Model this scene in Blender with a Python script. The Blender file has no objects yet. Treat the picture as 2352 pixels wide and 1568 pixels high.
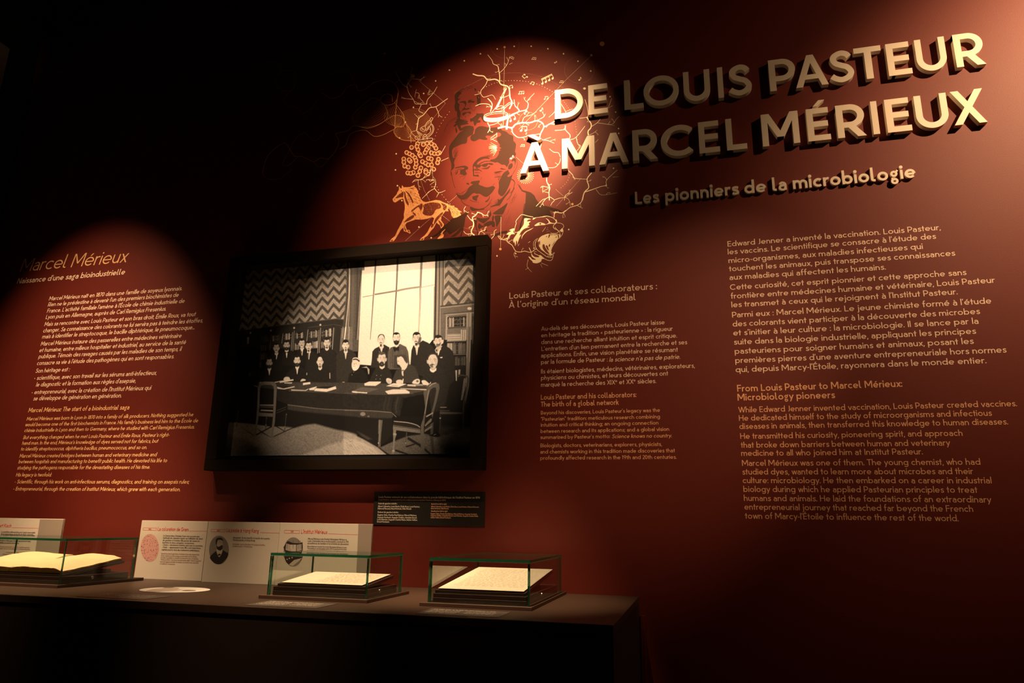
import bpy, math, random
import numpy as np
from mathutils import Vector, Matrix
from mathutils.geometry import tessellate_polygon

# ------------------------------------------------------------------ camera
S = 2.6                      # metres from the lens to the red wall
EYE = 1.2315                 # lens height above the floor
F_PX, PITCH, YAW, ROLL = 1616.50897, 0.254867382, 0.257351329, 0.0161380197
IW, IH = 2352, 1568
scene = bpy.context.scene
COL = scene.collection

def cam_axes():
    cy, sy, cp, sp = math.cos(YAW), math.sin(YAW), math.cos(PITCH), math.sin(PITCH)
    f = np.array([-sy*cp, cy*cp, sp]); r0 = np.array([cy, sy, 0.]); u0 = np.cross(r0, f)
    return (math.cos(ROLL)*r0 + math.sin(ROLL)*u0, -math.sin(ROLL)*r0 + math.cos(ROLL)*u0, f)
AR, AU, AF = cam_axes()
cam_data = bpy.data.cameras.new('camera')
cam_data.sensor_fit = 'HORIZONTAL'; cam_data.sensor_width = 36.0
cam_data.lens = F_PX/IW*36.0; cam_data.clip_start = 0.02; cam_data.clip_end = 60
cam = bpy.data.objects.new('camera', cam_data); COL.objects.link(cam)
M = Matrix(((AR[0], AU[0], -AF[0], 0), (AR[1], AU[1], -AF[1], 0), (AR[2], AU[2], -AF[2], EYE), (0, 0, 0, 1)))
cam.matrix_world = M
scene.camera = cam

# ------------------------------------------------------------------ world, lamps, exposure
world = bpy.data.worlds.new('world'); scene.world = world; world.use_nodes = True
world.node_tree.nodes['Background'].inputs[0].default_value = (0.9, 0.55, 0.35, 1)
world.node_tree.nodes['Background'].inputs[1].default_value = 0.0004
scene.view_settings.view_transform = 'Standard'; scene.view_settings.look = 'None'
scene.view_settings.gamma = 1.0; scene.view_settings.exposure = 0.0
scene.view_settings.use_curve_mapping = False

WARM = (1.0, 0.60, 0.31)
def spot(name, pos, target, power, size, blend, col=WARM, radius=0.012):
    l = bpy.data.lights.new(name, 'SPOT'); l.energy = power; l.color = col
    l.spot_size = math.radians(size); l.spot_blend = blend; l.shadow_soft_size = radius
    o = bpy.data.objects.new(name, l); COL.objects.link(o)
    p = Vector((pos[0]*S, pos[1]*S, pos[2]*S+EYE)); t = Vector((target[0]*S, target[1]*S, target[2]*S+EYE))
    o.location = p; o.rotation_euler = (t-p).to_track_quat('-Z', 'Y').to_euler()
    return o
# positions and targets in units of S from the lens: (x along the wall, y towards it, z up)
CORE = (1.0, .66, .38)
spot('spot_mural', (-.07, .50, .95), (-.262, 1.0, .595), 900, 23, 1.0)
spot('spot_mural_field', (-.07, .50, .95), (-.315, 1.0, .570), 270, 41, 1.0)
spot('spot_right', (.83, .53, .95), (.57, 1.0, .585), 500, 58, 1.0)
spot('spot_right_field', (.83, .53, .95), (.35, 1.0, .48), 60, 82, 1.0)
spot('spot_photo', (-.10, .0, .95), (-.485, 1.0, .265), 800, 17, .75, col=(1.0, .72, .48))
spot('spot_middle_text', (.50, .15, .95), (-.02, 1.0, .20), 270, 22, 1.0)
spot('spot_left_text', (-1.05, .42, .95), (-1.05, 1.0, .16), 370, 39, 1.0, col=(1.0, .63, .36))
spot('spot_case_left', (-.92, .55, .95), (-.91, .88, -.08), 640, 28, 1.0, col=CORE)
spot('spot_case_middle', (-.44, .55, .95), (-.48, .87, -.08), 640, 26, 1.0, col=CORE)
spot('spot_case_right', (-.24, .55, .95), (-.24, .88, -.08), 580, 20, 1.0, col=CORE)
spot('spot_side_wall', (-.95, .30, 1.15), (-1.318, .86, .96), 5, 16, 1.0)


# ------------------------------------------------------------------ pixel -> point on a plane parallel to the wall
def ray(px, py): return AR*(px-IW/2) - AU*(py-IH/2) + AF*F_PX
def onY(px, py, Y=1.0):
    d = ray(px, py); d = d*(Y/d[1]); return d[0], d[2]
def onZ(px, py, Z):
    d = ray(px, py); d = d*(Z/d[2]); return d[0], d[1]
def onYarr(P, Y=1.0):
    P = np.asarray(P, float)
    d = AR[None]*(P[:, :1]-IW/2) - AU[None]*(P[:, 1:2]-IH/2) + AF[None]*F_PX
    d = d*(Y/d[:, 1:2]); return d[:, [0, 2]]
def projarr(x, y, z):
    P = np.stack([x, y, z], -1)
    c0, c1, c2 = P@AR, P@AU, P@AF
    return IW/2+F_PX*c0/c2, IH/2-F_PX*c1/c2

# ------------------------------------------------------------------ object helpers
def clean(name, mesh, mats, parent=None, smooth=False, loc=None):
    for m in (mats if isinstance(mats, (list, tuple)) else [mats]): mesh.materials.append(m)
    o = bpy.data.objects.new(name, mesh); COL.objects.link(o)
    if parent is not None: o.parent = parent
    if loc is not None: o.location = loc
    if smooth: mesh.polygons.foreach_set('use_smooth', [True]*len(mesh.polygons))
    return o
def tag(o, label=None, cat=None, group=None, kind=None):
    if label: o['label'] = label
    if cat: o['category'] = cat
    if group: o['group'] = group
    if kind: o['kind'] = kind
    return o
def empty(name, loc, label, cat, group=None, rz=0):
    o = bpy.data.objects.new(name, None); COL.objects.link(o); o.location = loc
    o.rotation_euler = (0, 0, rz); o.empty_display_size = .05
    return tag(o, label, cat, group)
class MB:                                              # simple mesh builder, metres
    def __init__(s): s.v = []; s.f = []; s.m = []
    def add(s, vs, fs, mi=0):
        b = len(s.v); s.v += [tuple(v) for v in vs]
        for f in fs: s.f.append(tuple(b+i for i in f)); s.m.append(mi)
    def box(s, x0, x1, y0, y1, z0, z1, bev=0.0, mi=0):
        x0, x1 = sorted((x0, x1)); y0, y1 = sorted((y0, y1)); z0, z1 = sorted((z0, z1))
        if bev <= 0:
            s.add([(x0,y0,z0),(x1,y0,z0),(x1,y1,z0),(x0,y1,z0),(x0,y0,z1),(x1,y0,z1),(x1,y1,z1),(x0,y1,z1)],
                  [(0,3,2,1),(4,5,6,7),(0,1,5,4),(1,2,6,5),(2,3,7,6),(3,0,4,7)], mi); return
        b = bev; vs = []; idx = {}
        for ix, (X, sx) in enumerate(((x0, 1), (x1, -1))):
            for iy, (Y, sy) in enumerate(((y0, 1), (y1, -1))):
                for iz, (Z, sz) in enumerate(((z0, 1), (z1, -1))):
                    for k, d in enumerate(((0, b, b), (b, 0, b), (b, b, 0))):
                        idx[ix, iy, iz, k] = len(vs); vs.append((X+sx*d[0], Y+sy*d[1], Z+sz*d[2]))
        F = []
        for a in (0, 1):
            q = [idx[a,0,0,0], idx[a,1,0,0], idx[a,1,1,0], idx[a,0,1,0]]; F.append(q if a else q[::-1])
            q = [idx[0,a,0,1], idx[1,a,0,1], idx[1,a,1,1], idx[0,a,1,1]]; F.append(q[::-1] if a else q)
            q = [idx[0,0,a,2], idx[1,0,a,2], idx[1,1,a,2], idx[0,1,a,2]]; F.append(q if a else q[::-1])
        for a in (0, 1):
            for c in (0, 1):
                F.append([idx[0,a,c,1], idx[1,a,c,1], idx[1,a,c,2], idx[0,a,c,2]])
                F.append([idx[a,0,c,0], idx[a,1,c,0], idx[a,1,c,2], idx[a,0,c,2]])
                F.append([idx[a,c,0,0], idx[a,c,1,0], idx[a,c,1,1], idx[a,c,0,1]])
        for a in (0, 1):
            for c in (0, 1):
                for e in (0, 1): F.append([idx[a,c,e,0], idx[a,c,e,1], idx[a,c,e,2]])
        s.add(vs, F, mi)
    def mesh(s, name, recalc=True):
        m = bpy.data.meshes.new(name); m.from_pydata(s.v, [], s.f)
        m.polygons.foreach_set('material_index', s.m)
        if recalc:
            import bmesh
            b = bmesh.new(); b.from_mesh(m); bmesh.ops.recalc_face_normals(b, faces=b.faces); b.to_mesh(m); b.free()
        m.update(); return m
    def build(s, name, mats, parent=None, smooth=False, recalc=True, loc=None):
        o = clean(name, s.mesh(name, recalc), mats, parent, smooth)
        if loc is not None: o.location = loc
        return o

# ------------------------------------------------------------------ materials
def newmat(name):
    m = bpy.data.materials.new(name); m.use_nodes = True
    return m, m.node_tree, m.node_tree.nodes['Principled BSDF']
def mat(name, col, rough=.6, spec=.4, noise=0.0, nscale=60, bump=0.0, bscale=300, metal=0.0, coat=0.0):
    m, t, b = newmat(name)
    b.inputs['Base Color'].default_value = (*col, 1); b.inputs['Roughness'].default_value = rough
    b.inputs['Specular IOR Level'].default_value = spec; b.inputs['Metallic'].default_value = metal
    if coat: b.inputs['Coat Weight'].default_value = coat
    tc = t.nodes.new('ShaderNodeTexCoord')
    if noise:
        n = t.nodes.new('ShaderNodeTexNoise'); n.inputs['Scale'].default_value = nscale; n.inputs['Detail'].default_value = 6
        t.links.new(tc.outputs['Object'], n.inputs['Vector'])
        r = t.nodes.new('ShaderNodeMix'); r.data_type = 'RGBA'
        r.inputs['A'].default_value = (*[c*(1-noise) for c in col], 1); r.inputs['B'].default_value = (*[min(1, c*(1+noise)) for c in col], 1)
        t.links.new(n.outputs['Fac'], r.inputs['Factor']); t.links.new(r.outputs['Result'], b.inputs['Base Color'])
    if bump:
        n = t.nodes.new('ShaderNodeTexNoise'); n.inputs['Scale'].default_value = bscale; n.inputs['Detail'].default_value = 3
        t.links.new(tc.outputs['Object'], n.inputs['Vector'])
        k = t.nodes.new('ShaderNodeBump'); k.inputs['Strength'].default_value = bump; k.inputs['Distance'].default_value = .001
        t.links.new(n.outputs['Fac'], k.inputs['Height']); t.links.new(k.outputs['Normal'], b.inputs['Normal'])
    return m
M_WALL = mat('red_textured_wall', (.118, .0118, .0052), rough=.54, spec=.33, noise=.10, nscale=260, bump=.45, bscale=520)
M_BLACKWALL = mat('black_wall', (.012, .010, .009), rough=.8, spec=.2, noise=.2, nscale=20)
M_GREY = mat('grey_board', (.22, .19, .16), rough=.7, noise=.06)
M_FLOOR = mat('dark_floor', (.03, .024, .02), rough=.5, noise=.3, nscale=8)
M_LETTER = mat('cream_letter_paint', (.78, .70, .58), rough=.55, spec=.3, bump=.12, bscale=500)
M_TXT = mat('cream_print', (.86, .64, .50), rough=.6, spec=.25)
M_TXT_OR = mat('orange_print', (.82, .44, .25), rough=.6, spec=.25)
M_TXT_L = mat('light_cream_print', (.90, .68, .50), rough=.6, spec=.25)
M_TXT_LOR = mat('light_orange_print', (.88, .52, .24), rough=.6, spec=.25)
M_DARKPR = mat('brown_print', (.034, .013, .007), rough=.55, spec=.12, bump=.3, bscale=520)
M_CREAMPR = mat('mural_cream_print', (.92, .78, .52), rough=.5, spec=.35, bump=.3, bscale=330)
M_ORPR = mat('mural_orange_print', (.88, .42, .17), rough=.5, spec=.35, bump=.3, bscale=330)
M_REDPR = mat('mural_red_brown_print', (.16, .030, .014), rough=.5, spec=.35, bump=.3, bscale=330)
M_MIDOR = mat('mural_mid_orange_print', (.42, .12, .045), rough=.5, spec=.3)
M_DIMPR = mat('mural_dim_line_print', (.75, .36, .14), rough=.5, spec=.35, bump=.3, bscale=330)
M_FRAME = mat('dark_brown_frame', (.013, .0075, .004), rough=.7, spec=.08, noise=.15, nscale=90)
M_MAT = mat('black_mount', (.006, .005, .005), rough=.8, spec=.2)
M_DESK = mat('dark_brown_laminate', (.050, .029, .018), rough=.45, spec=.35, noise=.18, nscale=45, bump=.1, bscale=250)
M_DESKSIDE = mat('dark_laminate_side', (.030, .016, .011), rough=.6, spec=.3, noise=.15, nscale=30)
M_PLINTH = mat('dark_plinth_board', (.075, .036, .022), rough=.5, spec=.4, noise=.12, nscale=80)
M_BLOCK = mat('dark_stepped_block', (.045, .020, .014), rough=.55, spec=.35, noise=.12, nscale=80)
M_CRADLE = mat('dark_cradle_board', (.040, .020, .014), rough=.5, spec=.35)
M_BOARD = mat('off_white_info_board', (.55, .50, .42), rough=.5, spec=.35, noise=.04, nscale=200)
M_BOARDGREY = mat('grey_printed_band', (.26, .22, .18), rough=.5, spec=.35)
M_INKRED = mat('red_ink', (.62, .05, .03), rough=.5)
M_INKBLACK = mat('black_ink', (.035, .03, .028), rough=.5)
M_INKBROWN = mat('faded_brown_ink', (.27, .13, .09), rough=.5)
M_CAP = mat('charcoal_caption_panel', (.016, .013, .010), rough=.6, spec=.2)
M_CAPG = mat('grey_brown_desk_label', (.10, .085, .07), rough=.5, spec=.35)
M_WHITEINK = mat('white_ink', (.80, .70, .58), rough=.5)
M_PAPER = mat('old_paper', (.80, .72, .60), rough=.7, spec=.2, noise=.07, nscale=22, bump=.15, bscale=60)
M_PAPERY = mat('yellowed_page', (.82, .62, .38), rough=.7, spec=.2, noise=.10, nscale=18, bump=.2, bscale=50)
M_PAPEREDGE = mat('brown_page_edge', (.50, .30, .11), rough=.8, spec=.1, noise=.3, nscale=90)
M_COVER = mat('dark_book_cover', (.035, .018, .012), rough=.6)
M_FAINT = mat('faint_pen_ink', (.36, .26, .17), rough=.7)
M_METAL = mat('nickel_lock', (.55, .55, .50), rough=.25, metal=1.0)
M_DISC = mat('pale_print_disc', (.88, .86, .78), rough=.5)
M_DISC2 = mat('beige_map_print', (.62, .50, .42), rough=.5)
M_DISC3 = mat('brown_map_print', (.22, .15, .11), rough=.5)
def glass_mat():
    m, t, b = newmat('clear_glass_sheet'); t.nodes.remove(b)
    out = t.nodes['Material Output']
    tr = t.nodes.new('ShaderNodeBsdfTransparent'); tr.inputs[0].default_value = (.955, .975, .955, 1)
    gl = t.nodes.new('ShaderNodeBsdfGlossy'); gl.inputs['Roughness'].default_value = .0
    fr = t.nodes.new('ShaderNodeFresnel'); fr.inputs[0].default_value = 1.5
    mx = t.nodes.new('ShaderNodeMixShader')
    ge = t.nodes.new('ShaderNodeNewGeometry'); mr = t.nodes.new('ShaderNodeMapRange')      # both faces of the sheet reflect alike
    mr.inputs['To Min'].default_value = 1.5; mr.inputs['To Max'].default_value = 1/1.5
    t.links.new(ge.outputs['Backfacing'], mr.inputs['Value']); t.links.new(mr.outputs['Result'], fr.inputs[0])
    t.links.new(fr.outputs[0], mx.inputs[0]); t.links.new(tr.outputs[0], mx.inputs[1]); t.links.new(gl.outputs[0], mx.inputs[2])
    t.links.new(mx.outputs[0], out.inputs[0]); return m
M_GLASS = glass_mat()
def glass_edge():
    m, t, b = newmat('green_glass_edge')
    b.inputs['Base Color'].default_value = (.02, .15, .075, 1); b.inputs['Roughness'].default_value = .12
    b.inputs['Transmission Weight'].default_value = .45; b.inputs['IOR'].default_value = 1.5
    return m
M_GEDGE = glass_edge()
def vcol_mat(name, layer):
    m, t, b = newmat(name)
    a = t.nodes.new('ShaderNodeVertexColor'); a.layer_name = layer
    t.links.new(a.outputs['Color'], b.inputs['Base Color'])
    b.inputs['Roughness'].default_value = .6; b.inputs['Specular IOR Level'].default_value = .12
    return m
M_PHOTO = vcol_mat('monochrome_photo_print', 'print')
# ------------------------------------------------------------------ flat drawing helpers (planes parallel to the wall)
def smooth_pts(P, closed=True, n=4):
    P = np.asarray(P, float)
    if len(P) < 3: return P
    if closed: Q = np.vstack([P[-1:], P, P[:2]])
    else: Q = np.vstack([2*P[:1]-P[1:2], P, 2*P[-1:]-P[-2:-1]])
    out = []
    for i in range(1, len(Q)-2):
        p0, p1, p2, p3 = Q[i-1:i+3]
        for t in np.arange(n)/n:
            out.append(.5*((2*p1)+(-p0+p2)*t+(2*p0-5*p1+4*p2-p3)*t*t+(-p0+3*p1-3*p2+p3)*t**3))
    if not closed: out.append(P[-1])
    return np.array(out)
def ribbon(P, w0, w1=None, closed=False):
    """polygon outline around an open polyline; w0, w1 full widths at the ends"""
    P = np.asarray(P, float)
    if w1 is None: w1 = w0
    d = np.gradient(P, axis=0) if len(P) > 2 else np.repeat(P[1:]-P[:1], 2, 0)
    L = np.linalg.norm(d, axis=1, keepdims=True); L[L == 0] = 1; d = d/L
    n = np.stack([-d[:, 1], d[:, 0]], 1)
    w = np.linspace(w0, w1, len(P))[:, None]/2
    return P+n*w, P-n*w
class Draw:
    """collects flat polygons given in picture pixels, laid on the plane y = Y*S minus off metres"""
    def __init__(s, Y=1.0, off=0.0004): s.Y = Y; s.off = off; s.v = []; s.f = []; s.m = []; s.n = 0
    def _push(s, P, tris, mi, lay):
        X = onYarr(P, s.Y)
        s.c = getattr(s, 'c', 0)+1; y = s.Y*S-s.off*.4-lay*0.00007-(s.c % 50)*3e-6
        s.v.append(np.stack([X[:, 0]*S, np.full(len(X), y), X[:, 1]*S+EYE], 1))
        for t in tris: s.f.append(tuple(s.n+i for i in t)); s.m.append(mi)
        s.n += len(P)
    def poly(s, P, mi=0, lay=0, sm=True):
        P = smooth_pts(P, True, 3) if sm else np.asarray(P, float)
        tr = tessellate_polygon([[Vector((p[0], p[1], 0)) for p in P]])
        s._push(P, tr, mi, lay)
    def line(s, P, w=1.0, w1=None, mi=0, lay=0, sm=True):
        if sm and len(P) > 2: P = smooth_pts(P, False, 3)
        a, b = ribbon(P, w, w if w1 is None else w1)
        n = len(a); s._push(np.vstack([a, b]), [(i, i+1, n+i+1, n+i) for i in range(n-1)], mi, lay)
    def ell(s, cx, cy, rx, ry=None, mi=0, lay=0, n=14, rot=0):
        ry = rx if ry is None else ry
        a = np.linspace(0, 2*np.pi, n, endpoint=False); x = rx*np.cos(a); y = ry*np.sin(a)
        c, q = math.cos(rot), math.sin(rot)
        s._push(np.stack([cx+x*c-y*q, cy+x*q+y*c], 1), [tuple(range(n))], mi, lay)
    def ring(s, cx, cy, rx, ry, w, mi=0, lay=0, n=28, rot=0, a0=0, a1=360):
        a = np.radians(np.linspace(a0, a1, n+1)); c, q = math.cos(rot), math.sin(rot)
        x = rx*np.cos(a); y = ry*np.sin(a)
        s.line(np.stack([cx+x*c-y*q, cy+x*q+y*c], 1), w, mi=mi, lay=lay, sm=False)
    def build(s, name, mats, parent=None):
        m = bpy.data.meshes.new(name)
        m.from_pydata(np.vstack(s.v).tolist() if s.v else [], [], s.f)
        m.polygons.foreach_set('material_index', s.m)
        # every flat piece faces the room
        m.update()
        nr = np.empty(len(m.polygons)*3); m.polygons.foreach_get('normal', nr); nr = nr.reshape(-1, 3)
        if (nr[:, 1] > 0).any():
            import bmesh
            b = bmesh.new(); b.from_mesh(m); bmesh.ops.reverse_faces(b, faces=[f for f in b.faces if f.normal.y > 0]); b.to_mesh(m); b.free()
        return clean(name, m, mats, parent)
def tr(o, sc, pts):                                      # crop coordinates -> picture pixels
    if isinstance(pts, str): pts = [tuple(map(float, p.split(','))) for p in pts.split()]
    return [(o[0]+p[0]/sc, o[1]+p[1]/sc) for p in pts]

# ------------------------------------------------------------------ a geometric sans drawn from strokes (cap height 1)
ARC_STEP = 22.5
def arc(cx, cy, rx, ry, a0, a1, n=None):
    n = max(n or 3, int(abs(a1-a0)/ARC_STEP))
    a = np.radians(np.linspace(a0, a1, n+1)); return [(cx+rx*math.cos(t), cy+ry*math.sin(t)) for t in a]
def rib(P, w):
    a, b = ribbon(np.array(P, float), w); return [np.vstack([a, b[::-1]])]
def bar(x0, y0, x1, y1, w):                              # straight stem / bar, square ends
    return rib([(x0, y0), (x1, y1)], w)
def dia(x0, y0, x1, y1, w):                              # diagonal with level cut ends
    hw = w/2*math.hypot(x1-x0, y1-y0)/abs(y1-y0)
    return [np.array([(x0-hw, y0), (x0+hw, y0), (x1+hw, y1), (x1-hw, y1)])]
def dot(x, y, r): return [np.array(arc(x, y, r, r, 0, 360, 10)[:-1])]
def sp(P, w, n=4): return rib(smooth_pts(P, False, n if ARC_STEP > 10 else 8), w)
ACC = {'é': ('e', 'a'), 'è': ('e', 'g'), 'ê': ('e', 'c'), 'à': ('a', 'g'), 'â': ('a', 'c'), 'î': ('ı', 'c'), 'ç': ('c', 'k'),
       'É': ('E', 'A'), 'À': ('A', 'G'), 'È': ('E', 'G'), 'ô': ('o', 'c'), 'ù': ('u', 'g')}
def glyph(ch, w, head=False):
    """list of polygons and the advance width"""
    h = w/2; xh = .66; X = xh-h; C = 1-h; sb = .055; l = sb+h; cy = xh/2; r = (X-h)/2; rx = r*1.02
    if ch in ACC:
        base, k = ACC[ch]; P, adv = glyph(base, w, head); P = list(P); t = xh if base.islower() or base == 'ı' else 1.0; m = adv/2
        if k in 'aA': P += dia(m-.02, t+.07, m+.12, t+.25, w*.95)
        elif k in 'gG': P += dia(m+.02, t+.07, m-.12, t+.25, w*.95)
        elif k == 'c': P += rib([(m-.15, t+.08), (m, t+.22)], w*.8)+rib([(m, t+.22), (m+.15, t+.08)], w*.8)
        return P, adv
    if ch == ' ': return [], .33
    if ch == 'o': return rib(arc(l+rx, cy, rx, r, 0, 180), w)+rib(arc(l+rx, cy, rx, r, 180, 360), w), 2*rx+2*l
    if ch == 'c': return rib(arc(l+rx, cy, rx, r, 48, 312), w), 2*rx+2*l-.12
    if ch == 'e': return rib(arc(l+rx, cy, rx, r, 0, 318), w)+bar(l, cy-.01, l+2*rx, cy-.01, w*.9), 2*rx+2*l-.02
    if ch == 'b': return bar(l, 0, l, 1.05, w)+rib(arc(l+rx, cy, rx, r, 0, 180), w)+rib(arc(l+rx, cy, rx, r, 180, 360), w), 2*rx+2*l
    if ch == 'd': R = l+2*rx; return bar(R, 0, R, 1.05, w)+rib(arc(l+rx, cy, rx, r, 0, 180), w)+rib(arc(l+rx, cy, rx, r, 180, 360), w), 2*rx+2*l
    if ch == 'p': return bar(l, -.3, l, xh, w)+rib(arc(l+rx, cy, rx, r, 0, 180), w)+rib(arc(l+rx, cy, rx, r, 180, 360), w), 2*rx+2*l
    if ch == 'q': R = l+2*rx; return bar(R, -.3, R, xh, w)+rib(arc(l+rx, cy, rx, r, 0, 180), w)+rib(arc(l+rx, cy, rx, r, 180, 360), w), 2*rx+2*l
    if ch == 'g':
        if head:
            a = r*.62; yc = X-a
            return (rib(arc(l+a+.03, yc, a, a, 0, 180), w*.9)+rib(arc(l+a+.03, yc, a, a, 180, 360), w*.9)+rib(arc(l+a+.03, -.12, a*1.05, .15, 0, 180), w*.9)
                    + rib(arc(l+a+.03, -.12, a*1.05, .15, 180, 360), w*.9)+rib([(l+2*a-.03, X-.08), (l+2*a+.12, X+.10)], w*.8)+rib([(l+.02, .12), (l+.08, .02)], w*.8)), 2*a+2*l+.08
        R = l+2*rx
        return rib([(R, xh), (R, .0)]+arc(R-.26, -.02, .26, .23, 0, -150), w)+rib(arc(l+rx, cy, rx, r, 0, 180), w)+rib(arc(l+rx, cy, rx, r, 180, 360), w), 2*rx+2*l
    if ch == 'a':
        R = l+.40; br = .17
        return (rib([(R, 0), (R, X-.20)]+arc(R-.20, X-.20, .20, .20, 0, 152), w)+rib([(R, .38), (R-.20, .38)]+arc(R-.20, .38-br, .20, br-.0+0*h, 90, 270)[1:]+[(R-.12, .38-2*br+.0)]
                + [(R, .14)], w*.95)), R+l
    if ch in 'iı':
        return bar(l, 0, l, xh, w)+([] if ch == 'ı' else dot(l, .87, w*.68)), 2*l
    if ch == 'j': return rib([(l+.08, xh), (l+.08, -.1)]+arc(l-.06, -.1, .14, .16, 0, -100), w)+dot(l+.08, .87, w*.68), 2*l+.08
    if ch == 'l':
        if head: return rib([(l, 1.05), (l, .16)]+arc(l+.14, .16, .14, .16-h, 180, 268)+[(l+.20, h)], w), 2*l+.15
        return bar(l, 0, l, 1.05, w), 2*l
    if ch == 'f': return rib([(l+.08, 0), (l+.08, .80)]+arc(l+.25, .82, .17, .23, 180, 75), w)+bar(.02, xh-h, l+.30, xh-h, w*.85), l+.32
    if ch == 't': return (rib([(l+.07, .92), (l+.07, .17)]+arc(l+.22, .17, .15, .17-h, 180, 290), w) if head else bar(l+.10, 0, l+.10, .92, w))+bar(.01, xh-h, l+.29, xh-h, w*.85), l+.31
    if ch == 'k': return bar(l, 0, l, 1.05, w)+dia(l+.02, .26, l+.36, xh, w)+dia(l+.14, .42, l+.40, 0, w), l+.48
    if ch in 'nhm':
        a = .215 if ch != 'm' else .20; top = 1.05 if ch == 'h' else xh; P = bar(l, 0, l, top, w); x = l
        for _ in range(2 if ch == 'm' else 1):
            P += rib(arc(x+a, X-a*1.05, a, a*1.05, 180, 0)+[(x+2*a, 0)], w); x += 2*a
        return P, x+l
    if ch == 'u':
        a = .215; return rib([(l, xh)]+arc(l+a, h+a*1.05, a, a*1.05, 180, 360)+[(l+2*a, xh)], w)+bar(l+2*a, 0, l+2*a, .3, w), 2*a+2*l
    if ch == 'r': return bar(l, 0, l, xh, w)+rib(arc(l+.22, X-.22, .22, .22, 180, 70), w), l+.33
    if ch == 's':
        return sp([(l+.37, .53), (l+.30, X-.01), (l+.17, X), (l+.05, .53), (l+.07, .41), (l+.19, .345), (l+.32, .27), (l+.35, .15), (l+.24, h+.0), (l+.10, h), (l-.01, .15)], w), l+.43
    if ch == 'v': return dia(l+.22, 0, l-.02, xh, w)+dia(l+.22, 0, l+.46, xh, w), l+.50
    if ch == 'w': return dia(l+.16, 0, l-.02, xh, w)+dia(l+.16, 0, l+.34, xh, w)+dia(l+.52, 0, l+.34, xh, w)+dia(l+.52, 0, l+.70, xh, w), l+.74
    if ch == 'x': return dia(l, 0, l+.42, xh, w)+dia(l+.42, 0, l, xh, w), l+.48
    if ch == 'y': return dia(l+.22, .02, l-.02, xh, w)+dia(l+.07, -.3, l+.46, xh, w), l+.50
    if ch == 'z': return bar(.04, xh-h, .46, xh-h, w)+bar(.04, h, .48, h, w)+dia(.10, w*.9, .40, xh-w*.9, w), .52
    # capitals
    if ch == 'A': return dia(l+.0, 0, l+.34, 1, w)+dia(l+.68, 0, l+.34, 1, w)+bar(l+.10, .30, l+.58, .30, w*.9), l*2+.66
    if ch in 'BPR':
        t = .27 if ch != 'B' else .25; y0 = 1-2*t-h+.0; P = bar(l, 0, l, 1, w)
        P += rib([(l-h, C), (l+.24, C)]+arc(l+.24, C-t+.0, t, t-.0, 90, -90)+[(l, C-2*t)], w)
        if ch == 'R': P += dia(l+.50, 0, l+.22, C-2*t+.02, w)
        if ch == 'B': q = (C-2*t-h)/2; P += rib([(l, C-2*t), (l+.28, C-2*t)]+arc(l+.28, h+q, q*1.15, q, 90, -90)+[(l-h, h)], w)
        return P, l+(.57 if ch != 'B' else .63)
    if ch == 'C': return rib(arc(l+.42, .5, .42+.0, .5-h, 45, 315, 14), w), l+.84
    if ch == 'G': return rib(arc(l+.42, .5, .42, .5-h, 45, 345, 14), w)+bar(l+.42, .44, l+.84+h*.4, .44, w*.9), l+.93
    if ch in 'OQ': return rib(arc(l+.46, .5, .46, .5-h, 0, 180, 10), w)+rib(arc(l+.46, .5, .46, .5-h, 180, 360, 10), w)+(dia(l+.9, -.05, l+.6, .25, w) if ch == 'Q' else []), 2*l+.92
    if ch == 'D': return bar(l, 0, l, 1, w)+rib([(l-h, C), (l+.24, C)]+arc(l+.24, .5, .44, .5-h, 90, -90, 10)+[(l-h, h)], w), l+.73+h
    if ch in 'EF': return bar(l, 0, l, 1, w)+bar(l, C, l+.48, C, w)+bar(l, .51, l+.45, .51, w)+([] if ch == 'F' else bar(l, h, l+.49, h, w)), l+.53
    if ch == 'H': return bar(l, 0, l, 1, w)+bar(l+.62, 0, l+.62, 1, w)+bar(l, .52, l+.62, .52, w), 2*l+.62
    if ch == 'I': return bar(l, 0, l, 1, w), 2*l
    if ch == 'J': return rib([(l+.20, 1), (l+.20, .25)]+arc(l+.02, .25, .18, .25-h, 0, -95), w), 2*l+.20
    if ch == 'K': return bar(l, 0, l, 1, w)+dia(l+.03, .38, l+.50, 1, w)+dia(l+.18, .55, l+.55, 0, w), l+.62
    if ch == 'L': return bar(l, 0, l, 1, w)+bar(l-h, h, l+.48, h, w), l+.52
    if ch == 'M': return bar(l, 0, l, 1, w)+bar(l+.82, 0, l+.82, 1, w)+dia(l+.41, .25, l+.04, 1, w)+dia(l+.41, .25, l+.78, 1, w), 2*l+.82
    if ch == 'N': return bar(l, 0, l, 1, w)+bar(l+.64, 0, l+.64, 1, w)+dia(l+.62, 0, l+.02, 1, w), 2*l+.64
    if ch == 'S': return sp([(l+.50, .78), (l+.42, C-.04), (l+.27, C), (l+.10, C-.07), (l+.05, .74), (l+.12, .61), (l+.27, .53), (l+.43, .45), (l+.52, .29), (l+.44, h+.07), (l+.26, h), (l+.09, h+.05), (l-.02, .22)], w, 5), l+.60
    if ch == 'T': return bar(.02, C, .66, C, w)+bar(.34, 0, .34, 1, w), .68
    if ch == 'U': a = .31; return rib([(l, 1)]+arc(l+a, h+a, a, a, 180, 360)+[(l+2*a, 1)], w), 2*l+2*a
    if ch == 'V': return dia(l+.32, 0, l-.02, 1, w)+dia(l+.32, 0, l+.66, 1, w), l+.70
    if ch == 'W': return dia(l+.26, 0, l-.02, 1, w)+dia(l+.26, 0, l+.50, 1, w)+dia(l+.74, 0, l+.50, 1, w)+dia(l+.74, 0, l+1.02, 1, w), l+1.06
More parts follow.
